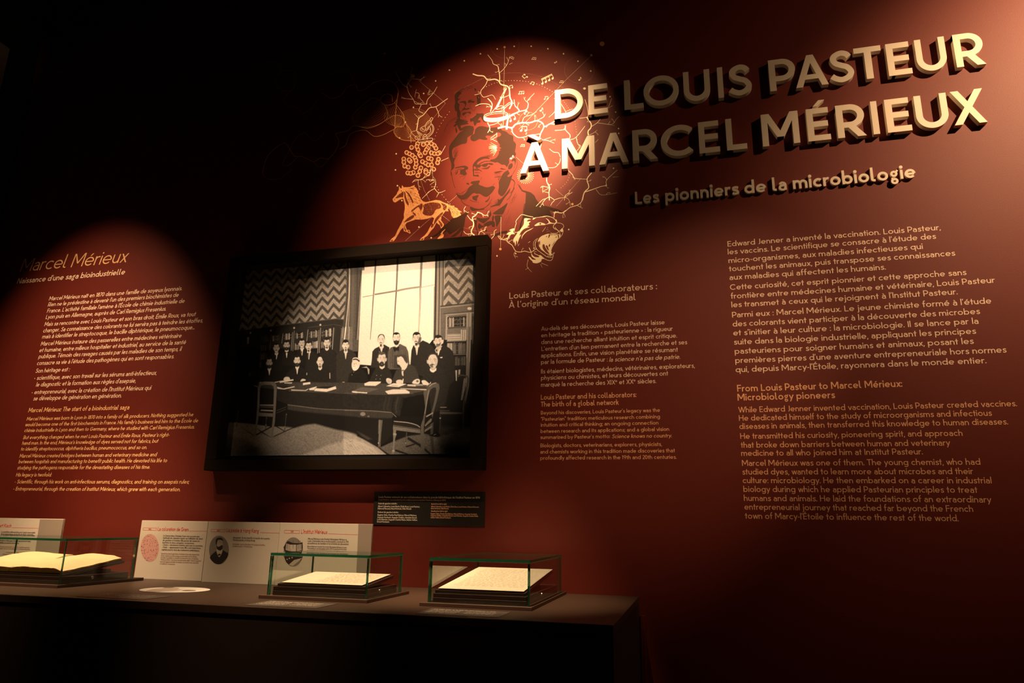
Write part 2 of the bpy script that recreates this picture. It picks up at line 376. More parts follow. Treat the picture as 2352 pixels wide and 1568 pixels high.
    if ch == 'X': return dia(l, 0, l+.60, 1, w)+dia(l+.60, 0, l, 1, w), l+.66
    if ch == 'Y': return bar(l+.28, 0, l+.28, .5, w)+dia(l+.28, .42, l-.02, 1, w)+dia(l+.28, .42, l+.60, 1, w), l+.62
    if ch == 'Z': return bar(.04, C, .6, C, w)+bar(.04, h, .62, h, w)+dia(.1, w*.9, .54, 1-w*.9, w), .66
    # digits
    if ch == '0': return rib(arc(l+.24, .5, .24, .5-h, 0, 180), w)+rib(arc(l+.24, .5, .24, .5-h, 180, 360), w), 2*l+.48
    if ch == '1': return bar(.24, 0, .24, 1, w)+rib([(.05, .80), (.24, .96)], w*.9), .38
    if ch == '2': return rib(arc(l+.22, C-.22, .23, .22, 165, -25)+[(l, h)], w)+bar(l-.04, h, l+.48, h, w), .60
    if ch == '4': return bar(.40, 0, .40, 1, w)+bar(.02, .24, .52, .24, w)+dia(.08, .24, .37, 1, w*.8), .56
    if ch == '7': return bar(.03, C, .5, C, w)+dia(.16, 0, .46, .95, w), .52
    if ch == '8': return rib(arc(l+.23, .74, .19, .26-h, 0, 360, 16), w)+rib(arc(l+.23, .27, .235, .27-h, 0, 360, 16), w), 2*l+.46
    if ch in '69':
        P = rib(arc(l+.23, .31, .235, .31-h, 0, 360, 16), w)+rib([(l, .38), (l+.22, 1.0)], w)
        if ch == '9': P = [np.array([(2*(l+.23)-p[0], 1-p[1]) for p in q]) for q in P]
        return P, 2*l+.46
    if ch == '5': return bar(.1, C, .45, C, w)+bar(.12, 1, .1, .55, w)+rib(arc(.24, .32, .22, .32-h, 110, -140), w), .56
    if ch == '3': return rib(arc(.24, .74, .19, .26-h, 150, -90), w)+rib(arc(.24, .27, .22, .27-h, 90, -150), w), .54
    # marks
    d = w*.62
    if ch == '.': return dot(.11, d, d), .22
    if ch == '…': return dot(.1, d, d)+dot(.32, d, d)+dot(.54, d, d), .66
    if ch == ',': return dia(.07, -.15, .14, .10, w*.9), .22
    if ch == ':': return dot(.11, d, d)+dot(.11, xh-d-.02, d), .22
    if ch == ';': return dia(.07, -.15, .14, .10, w*.9)+dot(.12, xh-d-.02, d), .22
    if ch in "'’": return dia(.07, .76, .12, 1.03, w*.85), .20
    if ch in '"”“': return dia(.07, .76, .12, 1.03, w*.85)+dia(.22, .76, .27, 1.03, w*.85), .36
    if ch == '-': return bar(.04, .36, .34, .36, w*.9), .38
    if ch == '+': return bar(.04, .36, .44, .36, w*.9)+bar(.24, .16, .24, .56, w*.9), .48
    if ch == '•': return dot(.12, .36, .10), .36
    if ch == '«': return rib([(.24, .12), (.08, .32), (.24, .52)], w*.7)+rib([(.42, .12), (.26, .32), (.42, .52)], w*.7), .48
    if ch == '»': return rib([(.06, .12), (.22, .32), (.06, .52)], w*.7)+rib([(.24, .12), (.40, .32), (.24, .52)], w*.7), .48
    return [], .3
_cache = {}
def gtri(ch, w, head):
    k = (ch, w, head)
    if k not in _cache:
        P, adv = glyph(ch, w, head); V = []; T = []; n = 0
        for kk, p in enumerate(P):
            t = tessellate_polygon([[Vector((a[0], a[1], 0)) for a in p]])
            V.append(np.column_stack([np.asarray(p, float), np.full(len(p), float(kk))])); T += [tuple(n+i for i in q) for q in t]; n += len(p)
        _cache[k] = (np.vstack(V) if V else np.zeros((0, 3)), T, adv)
    return _cache[k]
class Text:
    """flat lettering on a plane; frame = origin, right vector, up vector (metres)"""
    def __init__(s): s.v = []; s.f = []; s.n = 0
    def run(s, txt, org, ex, ey, width, cap, w=.115, head=False, ital=0.0, sup=1.0):
        V = []; T = []; x = 0; n = 0
        for ch in txt:
            up = ch in '\u1d49'
            c = 'e' if up else ch
            g, t, adv = gtri(c, w, head)
            k = .6 if up else 1.0
            if len(g):
                V.append(np.stack([g[:, 0]*k+x+ital*(g[:, 1]*k+(.5 if up else 0)), g[:, 1]*k+(.5 if up else 0), g[:, 2]], 1)); T += [tuple(n+i for i in q) for q in t]; n += len(g)
            x += adv*k
        if not V: return
        V = np.vstack(V); V[:, 0] -= V[:, 0].min(); sc = width/V[:, 0].max()
        P = np.asarray(org)[None]+np.outer(V[:, 0]*sc, ex)+np.outer(V[:, 1]*cap, ey)+np.outer(V[:, 2]*.00005, np.cross(ex, ey))
        s.v.append(P); s.f += [tuple(s.n+i for i in q) for q in T]; s.n += len(P)
    def wall(s, txt, a, b, cap, Y=1.0, off=.0005, **k):
        (x0, z0), (x1, z1) = onY(*a, Y), onY(*b, Y); z = (z0+z1)/2
        s.run(txt, (x0*S, Y*S-off, z*S+EYE), (1, 0, 0), (0, 0, 1), (x1-x0)*S, cap*S, **k)
    def build(s, name, m, parent=None, up=(0, -1, 0)):
        me = bpy.data.meshes.new(name); me.from_pydata(np.vstack(s.v).tolist(), [], s.f); me.update()
        nr = np.empty(len(me.polygons)*3); me.polygons.foreach_get('normal', nr); nr = nr.reshape(-1, 3)@np.array(up, float)
        if (nr < 0).any():
            import bmesh
            b = bmesh.new(); b.from_mesh(me); U = Vector(up)
            bmesh.ops.reverse_faces(b, faces=[f for f in b.faces if f.normal.dot(U) < 0]); b.to_mesh(me); b.free()
        return clean(name, me, m, parent)
def W(x, y, z): return (x*S, y*S, z*S+EYE)
# ------------------------------------------------------------------ the room
XL, XR, YB, ZC = -1.318*S, 2.6, -3.4, 4.45
def plane_struct(name, box, m):
    b = MB(); b.box(*box); return tag(b.build(name, m), kind='structure')
wall = plane_struct('wall_back', (XL, XR, S, S+.2, 0, ZC), M_WALL)
plane_struct('wall_left', (XL-.2, XL, YB, S+.2, 0, ZC), M_BLACKWALL)
plane_struct('wall_right', (XR, XR+.2, YB, S+.2, 0, ZC), M_BLACKWALL)
plane_struct('wall_front', (XL-.2, XR+.2, YB-.2, YB, 0, ZC), M_BLACKWALL)
plane_struct('floor', (XL-.2, XR+.2, YB-.2, S+.2, -.1, 0), M_FLOOR)
plane_struct('ceiling', (XL-.2, XR+.2, YB-.2, S+.2, ZC, ZC+.1), M_BLACKWALL)
b = MB(); b.box(XL+.0005, XL+.012, .62*S, .9375*S, 1.7, .922*S+EYE, .002)
tag(b.build('grey_panel', M_GREY), 'plain grey board high on the black side wall at the left edge', 'board')

# ------------------------------------------------------------------ raised title letters
def letter_mesh(ch, x0, x1, z0, cap, t, w, head=False, yback=1.0, fitw=True):
    P, adv = glyph(ch, w, head)
    allp = np.vstack(P); a, c = allp[:, 0].min(), allp[:, 0].max()
    k = (x1-x0)/(c-a)
    V = []; F = []
    for kk, p in enumerate(P):
        p = np.asarray(p, float); eps = kk*.00002
        area = .5*np.sum(p[:, 0]*np.roll(p[:, 1], -1)-np.roll(p[:, 0], -1)*p[:, 1])
        if area < 0: p = p[::-1]
        X = ((p[:, 0]-a)*k)*S; Z = (p[:, 1]*cap)*S
        n = len(p); o = len(V)
        V += [(X[i], -t*S-eps, Z[i]) for i in range(n)]+[(X[i], 0, Z[i]) for i in range(n)]
        for q in tessellate_polygon([[Vector((a_, b_, 0)) for a_, b_ in zip(X, Z)]]):
            q = list(q); v = [(X[i], Z[i]) for i in q]
            ar = (v[1][0]-v[0][0])*(v[2][1]-v[0][1])-(v[2][0]-v[0][0])*(v[1][1]-v[0][1])
            if ar < 0: q = q[::-1]
            F.append(tuple(o+i for i in q)); F.append(tuple(o+n+i for i in q[::-1]))
        for i in range(n):
            j = (i+1) % n; F.append((o+i, o+n+i, o+n+j, o+j))
    m = bpy.data.meshes.new('letter'); m.from_pydata(V, [], F); m.update()
    return m
ARC_STEP = 5.0                                            # rounder curves for the big letters
ORD = ['first', 'second', 'third', 'fourth', 'fifth', 'sixth', 'seventh', 'eighth', 'ninth', 'tenth', 'eleventh', 'twelfth', 'thirteenth', 'fourteenth']
T1 = [('D', -.1955, -.1494), ('E', -.1408, -.1100), ('L', -.0837, -.0542), ('O', -.0535, .0004), ('U', .0078, .0474), ('I', .0588, .0667), ('S', .0741, .1079),
      ('P', .1333, .1706), ('A', .1697, .2146), ('S', .2174, .2503), ('T', .2524, .2887), ('E', .2953, .3260), ('U', .3332, .3718), ('R', .3824, .4190)]
T2 = [('À', -.2521, -.2050), ('M', -.1840, -.1322), ('A', -.1251, -.0798), ('R', -.0731, -.0355), ('C', -.0303, .0174), ('E', .0262, .0561), ('L', .0660, .0947),
      ('M', .1166, .1680), ('É', .1793, .2097), ('R', .2190, .2566), ('I', .2657, .2739), ('E', .2840, .3153), ('U', .3221, .3628), ('X', .3682, .4082)]
for row, z0, cap, words, rn in ((T1, .6345, .0532, (2, 5, 7), 'upper'), (T2, .5446, .0526, (1, 6, 7), 'lower')):
    k = 0
    for wi, n in enumerate(words):
        for j in range(n):
            ch, x0, x1 = row[k]; k += 1
            pos = (x0*S, S-.0002, z0*S+EYE)
            if ch in 'ÀÉ':
                m = letter_mesh('A' if ch == 'À' else 'E', x0, x1, z0, cap, .0085, .166)
            else: m = letter_mesh(ch, x0, x1, z0, cap, .0085, .166)
            lab = f'big raised cream letter {ch}, {ORD[j]} in the {ORD[wi]} word of the title\'s {rn} row'
            if n == 1: lab = f'big raised cream letter {ch} standing alone, starting the title\'s {rn} row'
            o = tag(clean('title_letter', m, M_LETTER, loc=pos), lab, 'letter', 'raised letters of the large title')
            if ch in 'ÀÉ':
                a = [(.47, 1.09), (.68, 1.09), (.34, 1.27), (.13, 1.27)] if ch == 'À' else [(.33, 1.06), (.53, 1.06), (.87, 1.24), (.60, 1.24)]
                if ch == 'À': a = [(.60, 1.05), (.74, 1.10), (.44, 1.28), (.22, 1.27)]
                kx = (x1-x0)/ (1.0) if ch == 'À' else (x1-x0)
                P = [(p[0]*kx*S, p[1]*cap*S) for p in a]
                V = [(x, -.0085*S, z) for x, z in P]+[(x, 0, z) for x, z in P]
                me = bpy.data.meshes.new('accent'); me.from_pydata(V, [], [(0, 1, 2, 3), (7, 6, 5, 4)]+[(i, 4+i, 4+(i+1) % 4, (i+1) % 4) for i in range(4)]); me.update()
                clean('accent', me, M_LETTER, o)
SUB = [('Les', -.0718, -.0362), ('pionniers', -.0270, .0785), ('de', .0861, .1160), ('la', .1247, .1439), ('microbiologie', .1525, .3111)]
for wi, (word, X0, X1) in enumerate(SUB):
    X0 *= 1.005; X1 *= 1.005; x = 0; pl = []
    for ch in word:
        P, adv = glyph(ch, .165, True); A = np.vstack(P); pl.append((ch, x+A[:, 0].min(), x+A[:, 0].max())); x += adv
    a = pl[0][1]; k = (X1-X0)/(pl[-1][2]-a)
    for j, (ch, u, v) in enumerate(pl):
        x0 = X0+(u-a)*k; x1 = X0+(v-a)*k
        m = letter_mesh(ch, x0, x1, .4742, .0205, .0042, .165, True)
        tag(clean('subtitle_letter', m, M_LETTER, loc=(x0*S, S-.0002, .4742*S+EYE)),
            f'small raised cream letter {ch}, {ORD[j]} in the {ORD[wi]} word of the line under the title', 'letter', 'raised letters of the subtitle line')

# ------------------------------------------------------------------ printed wall texts
ARC_STEP = 22.5
def block(name, label, groups):
    """groups: (part name, material, cap, weight, head, ital, origin, scale, [(txt, x0,y0,x1,y1[,ital])])"""
    g0 = groups[0]; a = onY(g0[6][0]+g0[8][0][1]/g0[7], g0[6][1]+g0[8][0][2]/g0[7])
    root = empty(name, (a[0]*S, S, a[1]*S+EYE), label, 'wall text')
    for pn, m, cap, w, head, ital, o, sc, lines in groups:
        t = Text()
        for L in lines:
            t.wall(L[0], (o[0]+L[1]/sc, o[1]+L[2]/sc), (o[0]+L[3]/sc, o[1]+L[4]/sc), cap, w=L[6] if len(L) > 6 else w, head=head, ital=L[5] if len(L) > 5 else ital)
        ob = t.build(pn, m)
        ob.parent = root; ob.matrix_parent_inverse = Matrix.Translation(root.location).inverted()
    return root
OR_, SR = (1640, 500), 3.3034
block('wall_text', 'right-hand block of tan printed text, two paragraphs and a heading on the red wall', [
 ('paragraph', M_TXT, .0082, .125, False, 0, OR_, SR, [
  ("Edward Jenner a inventé la vaccination. Louis Pasteur,", 103,213,1722,98), ("les vaccins. Le scientifique se consacre à l’étude des", 105,276,1686,162),
  ("micro-organismes, aux maladies infectieuses qui", 110,340,1587,240), ("touchent les animaux, puis transpose ses connaissances", 113,404,1832,290),
  ("aux maladies qui affectent les humains.", 118,470,1305,395), ("Cette curiosité, cet esprit pionnier et cette approche sans", 122,545,1917,436),
  ("frontière entre médecines humaine et vétérinaire, Louis Pasteur", 127,612,2133,495), ("les transmet à ceux qui le rejoignent à l’Institut Pasteur.", 133,678,1850,583),
  ("Parmi eux : Marcel Mérieux. Le jeune chimiste formé à l’étude", 138,755,2106,652), ("des colorants vient participer à la découverte des microbes", 142,825,2020,730),
  ("et s’initier à leur culture : la microbiologie. Il se lance par la", 147,892,2008,805), ("suite dans la biologie industrielle, appliquant les principes", 152,962,1990,880),
  ("pasteuriens pour soigner humains et animaux, posant les", 158,1033,1972,955), ("premières pierres d’une aventure entrepreneuriale hors normes", 162,1102,2221,1022),
  ("qui, depuis Marcy-l'Étoile, rayonnera dans le monde entier.", 165,1172,2068,1103)]),
 ('heading', M_TXT_OR, .0094, .145, True, 0, (1640, 860), SR, [("From Louis Pasteur to Marcel Mérieux:", 177,130,1430,92), ("Microbiology pioneers", 180,198,920,178)]),
 ('paragraph', M_TXT_OR, .0077, .125, False, 0, (1640, 860), SR, [
  ("While Edward Jenner invented vaccination, Louis Pasteur created vaccines.", 185,288,2300,240), ("He dedicated himself to the study of microorganisms and infectious", 190,350,2110,313),
  ("diseases in animals, then transferred this knowledge to human diseases.", 193,413,2233,378), ("He transmitted his curiosity, pioneering spirit, and approach", 200,487,1887,465),
  ("that broke down barriers between human and veterinary", 203,553,1795,540), ("medicine to all who joined him at Institut Pasteur.", 207,617,1585,605),
  ("Marcel Mérieux was one of them. The young chemist, who had", 213,693,2022,683), ("studied dyes, wanted to learn more about microbes and their", 216,760,1967,753),
  ("culture: microbiology. He then embarked on a career in industrial", 219,825,2107,823), ("biology during which he applied Pasteurian principles to treat", 224,893,2000,893),
  ("humans and animals. He laid the foundations of an extraordinary", 228,962,2107,966), ("entrepreneurial journey that reached far beyond the French", 232,1027,1967,1038),
  ("town of Marcy-l’Étoile to influence the rest of the world.", 235,1097,1857,1108)])])
block('wall_text', 'middle block of small tan printed text between the framed photograph and the right-hand text', [
 ('heading', M_TXT, .0101, .125, True, 0, (1150, 640), 4.8, [("Louis Pasteur et ses collaborateurs :", 95,218,1725,118), ("À l'origine d’un réseau mondial", 90,320,1488,238)]),
 ('paragraph', M_TXT, .0066, .12, False, 0, (1150, 640), 4.8, [
  ("Au-delà de ses découvertes, Louis Pasteur laisse", 447,572,1808,503), ("en héritage la tradition « pasteurienne » : la rigueur", 447,645,1897,573),
  ("dans une recherche alliant intuition et esprit critique.", 447,717,1945,652), ("L’entretien d’un lien permanent entre la recherche et ses", 450,792,2057,725),
  ("applications. Enfin, une vision planétaire se résumant", 445,866,1955,805), ("par la formule de Pasteur :", 445,940,1180,912), ("la science n’a pas de patrie.", 1197,912,1980,885, .2),
  ("Ils étaient biologistes, médecins, vétérinaires, explorateurs,", 445,1040,2142,985), ("physiciens ou chimistes, et leurs découvertes ont", 445,1113,1848,1068),
  ("marqué la recherche des XIX\u1d49 et XX\u1d49 siècles.", 445,1188,1715,1152)]),
 ('heading', M_TXT_OR, .0075, .14, True, 0, (1150, 880), 4.8, [("Louis Pasteur and his collaborators:", 443,180,1497,152), ("The birth of a global network", 442,258,1303,237)]),
 ('paragraph', M_TXT_OR, .0054, .13, False, 0, (1150, 880), 4.8, [
  ("Beyond his discoveries, Louis Pasteur’s legacy was the", 442,343,1757,317), ("”Pasteurian” tradition: meticulous research combining", 442,410,1757,390),
  ("intuition and critical thinking; an ongoing connection", 441,475,1740,458), ("between research and its applications; and a global vision", 440,545,1857,527),
  ("summarized by Pasteur’s motto:", 438,613,1207,605), ("Science knows no country.", 1227,604,1887,597, .2),
  ("Biologists, doctors, veterinarians, explorers, physicists,", 438,703,1778,693), ("and chemists working in this tradition made discoveries that", 437,772,1922,763),
  ("profoundly affected research in the 19th and 20th centuries.", 437,840,1940,835)])])
OL1, OL2 = (20, 560), (20, 830)
block('wall_text', 'left block of slanted printed text with a large thin two-word heading, beside the framed photograph', [
 ('title', M_TXT_LOR, .0262, .085, True, .22, OL1, 4.9, [("Marcel Mérieux", 120,323,1345,195)]),
 ('subtitle', M_TXT_L, .0108, .14, True, .2, OL1, 4.9, [("Naissance d'une saga bioindustrielle", 88,455,1308,335)]),
 ('paragraph', M_TXT_L, .0079, .13, False, .2, OL1, 4.9, [
  ("Marcel Mérieux naît en 1870 dans une famille de soyeux lyonnais.", 450,643,1950,515), ("Rien ne le prédestine à devenir l’un des premiers biochimistes de", 438,710,1913,588),
  ("France. L’activité familiale l’amène à l’École de chimie industrielle de", 427,782,1980,655), ("Lyon puis en Allemagne, auprès de Carl Remigius Fresenius.", 413,850,1770,745),
  ("Mais sa rencontre avec Louis Pasteur et son bras droit, Émile Roux, va tout", 398,932,2108,805), ("changer. Sa connaissance des colorants ne lui servira pas à teindre les étoffes,", 385,1003,2185,875),
  ("mais à identifier le streptocoque, le bacille diphtérique, le pneumocoque…", 372,1073,2093,952), ("Marcel Mérieux instaure des passerelles entre médecines vétérinaire", 357,1153,1945,1047),
  ("et humaine, entre milieux hospitalier et industriel, au service de la santé", 343,1225,1995,1120), ("publique. Témoin des ravages causés par les maladies de son temps, il", 330,1297,1950,1195),
  ("consacre sa vie à l’étude des pathogènes qui en sont responsables.", 317,1368,1860,1283)]),
 ('paragraph', M_TXT_L, .0079, .13, False, .2, OL2, 4.9, [
  ("Son héritage est :", 300,130,687,107), ("• scientifique, avec son travail sur les sérums anti-infectieux,", 287,210,1665,147), ("le diagnostic et la formation aux règles d'asepsie,", 305,285,1430,235),
  ("• entrepreneurial, avec la création de l'Institut Mérieux qui", 258,372,1607,315), ("se développe de génération en génération.", 275,443,1268,400)]),
 ('heading', M_TXT_LOR, .0080, .14, True, .2, OL2, 4.9, [("Marcel Mérieux: The start of a bioindustrial saga", 218,573,1357,537)]),
 ('paragraph', M_TXT_LOR, .0064, .13, False, .2, OL2, 4.9, [
  ("Marcel Mérieux was born in Lyon in 1870 into a family of silk producers. Nothing suggested he", 200,668,2078,612), ("would become one of the first biochemists in France. His family’s business led him to the École de", 187,733,2132,680),
  ("chimie industrielle in Lyon and then to Germany, where he studied with Carl Remigius Fresenius.", 175,797,2090,752), ("But everything changed when he met Louis Pasteur and Émile Roux, Pasteur’s right-", 162,873,1808,845),
  ("hand man. In the end, Mérieux’s knowledge of dyes served not for fabrics, but", 148,938,1685,912), ("to identify streptococcus, diphtheria bacillus, pneumococcus, and so on.", 137,1003,1555,985),
  ("Marcel Mérieux created bridges between human and veterinary medicine and", 120,1082,1670,1065), ("between hospitals and manufacturing to benefit public health. He devoted his life to", 108,1147,1782,1132),
  ("studying the pathogens responsible for the devastating diseases of his time.", 95,1214,1590,1207), ("His legacy is twofold:", 80,1295,483,1292),
  ("• Scientific, through his work on anti-infectious serums, diagnostics, and training on asepsis rules;", 68,1372,2033,1373),
  ("• Entrepreneurial, through the creation of Institut Mérieux, which grew with each generation.", 53,1452,1930,1458)])])

# ------------------------------------------------------------------ charcoal caption panel under the frame
cx0, cz1 = onY(861, 1129); cx1, _ = onY(1115.3, 1129); _, cz0 = onY(985, 1206.5)
root = empty('caption_panel', (cx0*S, S, cz0*S+EYE), 'thin charcoal caption panel with small pale lettering, below the framed photograph', 'caption')
def adopt(o, root):
    o.parent = root; o.matrix_parent_inverse = Matrix.Translation(root.location).inverted(); return o
b = MB(); b.box(cx0*S, cx1*S, S-.003, S-.0001, cz0*S+EYE, cz1*S+EYE); adopt(b.build('plate', M_CAP), root)
CY = 1-.0033/S
def caplines(o, sc, lines, cap, m, w=.13, head=False, Y=CY, ital=0):
    t = Text()
    for L in lines: t.wall(L[0], (o[0]+L[1]/sc, o[1]+L[2]/sc), (o[0]+L[3]/sc, o[1]+L[4]/sc), cap, Y=Y, off=.0003, w=w, head=head, ital=ital)
    return t
OC = (840, 1120)
adopt(caplines(OC, 7.84, [("Louis Pasteur entouré de ses collaborateurs dans la grande bibliothèque de l’Institut Pasteur en 1894", 233,187,2055,188)], .0029, M_WHITEINK, .14, True).build('heading', M_WHITEINK), root)
adopt(caplines(OC, 7.84, [("Louis Pasteur surrounded by his collaborators in Institut Pasteur’s library in 1894", 230,230,1440,232),
  ("Seated from left to right:", 1178,302,1460,304), ("Albert Calmette, Louis Martin, Émile Roux, Louis Pasteur, Edmond Nocard,", 1177,350,2037,355), ("Henri Pottevin, Félix Mesnil.", 1175,384,1495,386),
  ("Standing from left to right:", 1175,431,1475,433), ("Eugène Viala, Charles Paul Rebour, Marcel Mérieux, Auguste Fernbach,", 1172,479,2008,485),
  ("Auguste Chaillou, Amédée Borrel, Louis Marmier, Auguste Charles Marie,", 1170,513,2027,519), ("Adrien Veillon, Ernest Fernbach.", 1168,547,1535,550)], .0021, M_TXT_OR, .15).build('translation', M_TXT_OR), root)
adopt(caplines(OC, 7.84, [("Assis de gauche à droite :", 225,295,570,297), ("Albert Calmette, Louis Martin, Émile Roux, Louis Pasteur,", 220,347,975,352), ("Edmond Nocard, Henri Pottevin, Félix Mesnil.", 218,388,823,390),
  ("Debout de gauche à droite :", 217,451,598,453), ("Eugène Viala, Charles Paul Rebour, Marcel Mérieux,", 213,502,917,507), ("Auguste Fernbach, Auguste Chaillou, Amédée Borrel,", 210,544,923,550),
  ("Louis Marmier, Auguste Charles Marie, Adrien Veillon,", 207,584,930,590), ("Ernest Fernbach.", 205,623,427,625)], .0024, M_WHITEINK, .15).build('name_list', M_WHITEINK), root)
# ------------------------------------------------------------------ deep frame with the old photograph
fx0, fx1, fz0, fz1 = -.7617, -.2988, .0765, .4379        # outer rectangle (units of S)
ix0, ix1, iz0, iz1 = -.7413, -.3176, .0930, .4193        # opening
YF = .9763*S
fr = empty('picture_frame', (fx0*S, S, fz0*S+EYE), 'deep dark brown box frame around a large monochrome group photograph on the red wall', 'picture frame')
def rail(name, x0, x1, z0, z1):
    b = MB(); b.box(x0*S, x1*S, YF, S-.0005, z0*S+EYE, z1*S+EYE, .0015); adopt(b.build(name, M_FRAME), fr)
rail('frame_rail', fx0, fx1, iz1, fz1); rail('frame_rail', fx0, fx1, fz0, iz0)
rail('frame_rail', fx0, ix0, iz0, iz1); rail('frame_rail', ix1, fx1, iz0, iz1)
b = MB(); b.box(ix0*S, ix1*S, S-.0035, S-.0008, iz0*S+EYE, iz1*S+EYE); adopt(b.build('black_mount', M_MAT), fr)

# the print: tone painted on a fine grid, coordinates are picture pixels on the print's own plane
PY = .9972
px0, px1, pz0, pz1 = -.7411, -.3178, .1008, .4190
NXG, NZG = 680, 520
gx = np.linspace(px0, px1, NXG); gz = np.linspace(pz0, pz1, NZG)
GX, GZ = np.meshgrid(gx, gz); GX = GX.ravel(); GZ = GZ.ravel()
U, V = projarr(GX, np.full(GX.shape, PY), GZ)
T = np.full(U.shape, .035)
rng = np.random.default_rng(5)
def vnoise(u, v, s, seed):
    s = s*.55
    r = np.random.default_rng(seed).random((64, 64)); x = u/s; y = v/s
    xi = np.floor(x).astype(int); yi = np.floor(y).astype(int); fx = x-xi; fy = y-yi; fx = fx*fx*(3-2*fx); fy = fy*fy*(3-2*fy)
    a = r[xi % 64, yi % 64]; b_ = r[(xi+1) % 64, yi % 64]; c = r[xi % 64, (yi+1) % 64]; d = r[(xi+1) % 64, (yi+1) % 64]
    return (a*(1-fx)+b_*fx)*(1-fy)+(c*(1-fx)+d*fx)*fy
def pmask(P, soft=.6):
    P = np.asarray(P, float); m = soft+1
    sel = np.where((U > P[:, 0].min()-m) & (U < P[:, 0].max()+m) & (V > P[:, 1].min()-m) & (V < P[:, 1].max()+m))[0]
    if not len(sel): return sel, None
    u = U[sel]; v = V[sel]; ins = np.zeros(len(sel), bool); d2 = np.full(len(sel), 1e9)
    for i in range(len(P)):
        x1, y1 = P[i]; x2, y2 = P[(i+1) % len(P)]
        if y1 != y2:
            c = ((y1 > v) != (y2 > v)); xx = (x2-x1)*(v-y1)/(y2-y1)+x1; ins ^= c & (u < xx)
        dx, dy = x2-x1, y2-y1; L = dx*dx+dy*dy+1e-9
        t = np.clip(((u-x1)*dx+(v-y1)*dy)/L, 0, 1); d2 = np.minimum(d2, (u-x1-t*dx)**2+(v-y1-t*dy)**2)
    d = np.sqrt(d2); sd = np.where(ins, d, -d)
    return sel, np.clip(.5+sd/(2*soft), 0, 1)
def fill(P, val, soft=.5, sm=False, a=1.0, tex=0.0, ts=3.0):
    if sm: P = smooth_pts(P, True, 3)
    sel, m = pmask(P, soft)
    if m is None: return
    v = val
    if tex: v = val*(1+.5*tex*(2*vnoise(U[sel], V[sel], ts, int(ts*10))-1))
    T[sel] = T[sel]*(1-m*a)+v*m*a
def stroke(P, w, val, a=1.0, soft=.4, w1=None, sm=True):
    if sm and len(P) > 2: P = smooth_pts(P, False, 3)
    l, r = ribbon(P, w, w if w1 is None else w1); fill(np.vstack([l, r[::-1]]), val, soft, a=a)
def oval(cx, cy, rx, ry, val, rot=0, a=1.0, soft=.5):
    t = np.linspace(0, 2*np.pi, 18, endpoint=False); x = rx*np.cos(t); y = ry*np.sin(t); c, s = math.cos(rot), math.sin(rot)
    fill(np.stack([cx+x*c-y*s, cy+x*s+y*c], 1), val, soft, a=a)
G = lambda s: tr((450, 530), 2.529, s)
G2 = lambda s: tr((510, 580), 7.128, s)
G3 = lambda s: tr((800, 560), 7.128, s)
G4 = lambda s: tr((510, 750), 7.84, s)
G5 = lambda s: tr((790, 750), 7.35, s)
G6 = lambda s: tr((500, 860), 7.35, s)
G7 = lambda s: tr((800, 860), 7.35, s)
def wallpaper(P, ox, oy, per, rowh, amp, shear, light, dark):
    sel, m = pmask(P, .5)
    u = (U[sel]-ox)/per; zig = (2*np.abs(2*(u-np.floor(u+.5)))-1)*amp/2
    v = (V[sel]-oy+shear*(U[sel]-ox)-zig)/rowh; f = v-np.floor(v)
    k = np.clip((.5-np.abs(f-.5)-.22)*14+.5, 0, 1)
    t = dark*(1-k)+light*k; t = t*(1+.30*(2*vnoise(U[sel], V[sel], 2.2, 3)-1)*k)
    T[sel] = T[sel]*(1-m)+t*m
def books(x0, y0, x1, y1, n, hi, seed, slope=0.0, lo=.05):
    """a shelf of spines: x0,y0 upper left, x1,y1 lower right"""
    r = random.Random(seed); x = x0
    fill([(x0, y0), (x1, y0+slope*(x1-x0)), (x1, y1+slope*(x1-x0)), (x0, y1)], lo)
    while x < x1-1:
        w = r.uniform(.6, 1.5)*(x1-x0)/n; h = r.uniform(0, .22)*(y1-y0); v = r.choice([hi, hi*.75, .08, .12, .2, hi*.9, .06])
        s = slope*(x-x0); X = min(x+w*.82, x1); lean = r.uniform(-.6, .6) if r.random() < .3 else 0
        fill([(x+lean, y0+h+s), (X+lean, y0+h+s), (X, y1+s), (x, y1+s)], v, .35)
        if v < .15:
            for q in (.25, .7):
                yy = y0+h+s+(y1-y0-h)*q; fill([(x, yy), (X, yy), (X, yy+.8), (x, yy+.8)], hi*.7, .3)
        x += w
# background
fill(G('120,100 1640,100 1640,560 900,560 120,640'), .10, .5)
wallpaper(G('120,60 889,60 885,230 862,520 720,520 520,550 240,600 120,600'), 510+1640/7.128, 580+520/7.128, 26.2, 19.6, 15.5, .17, .40, .13)
fill(G('880,60 985,60 975,230 940,700 850,700 858,520 872,360'), .17, .5, tex=.25, ts=4)
for x0, x1, w, v in ((2085, 2010, 14, .55), (2060, 1975, 8, .05), (2110, 2045, 8, .12), (2220, 2200, 30, .13), (2150, 2130, 40, .2)):
    stroke(G2(f'{x0},100 {x0-8},700 {x1},1400'), w/7.128, v, sm=True)
stroke(G3('30,420 20,900 -10,1568'), 1.2, .5); stroke(G3('245,400 200,800 150,1568'), 3.2, .34); stroke(G3('200,420 170,900 120,1568'), 1.0, .06)
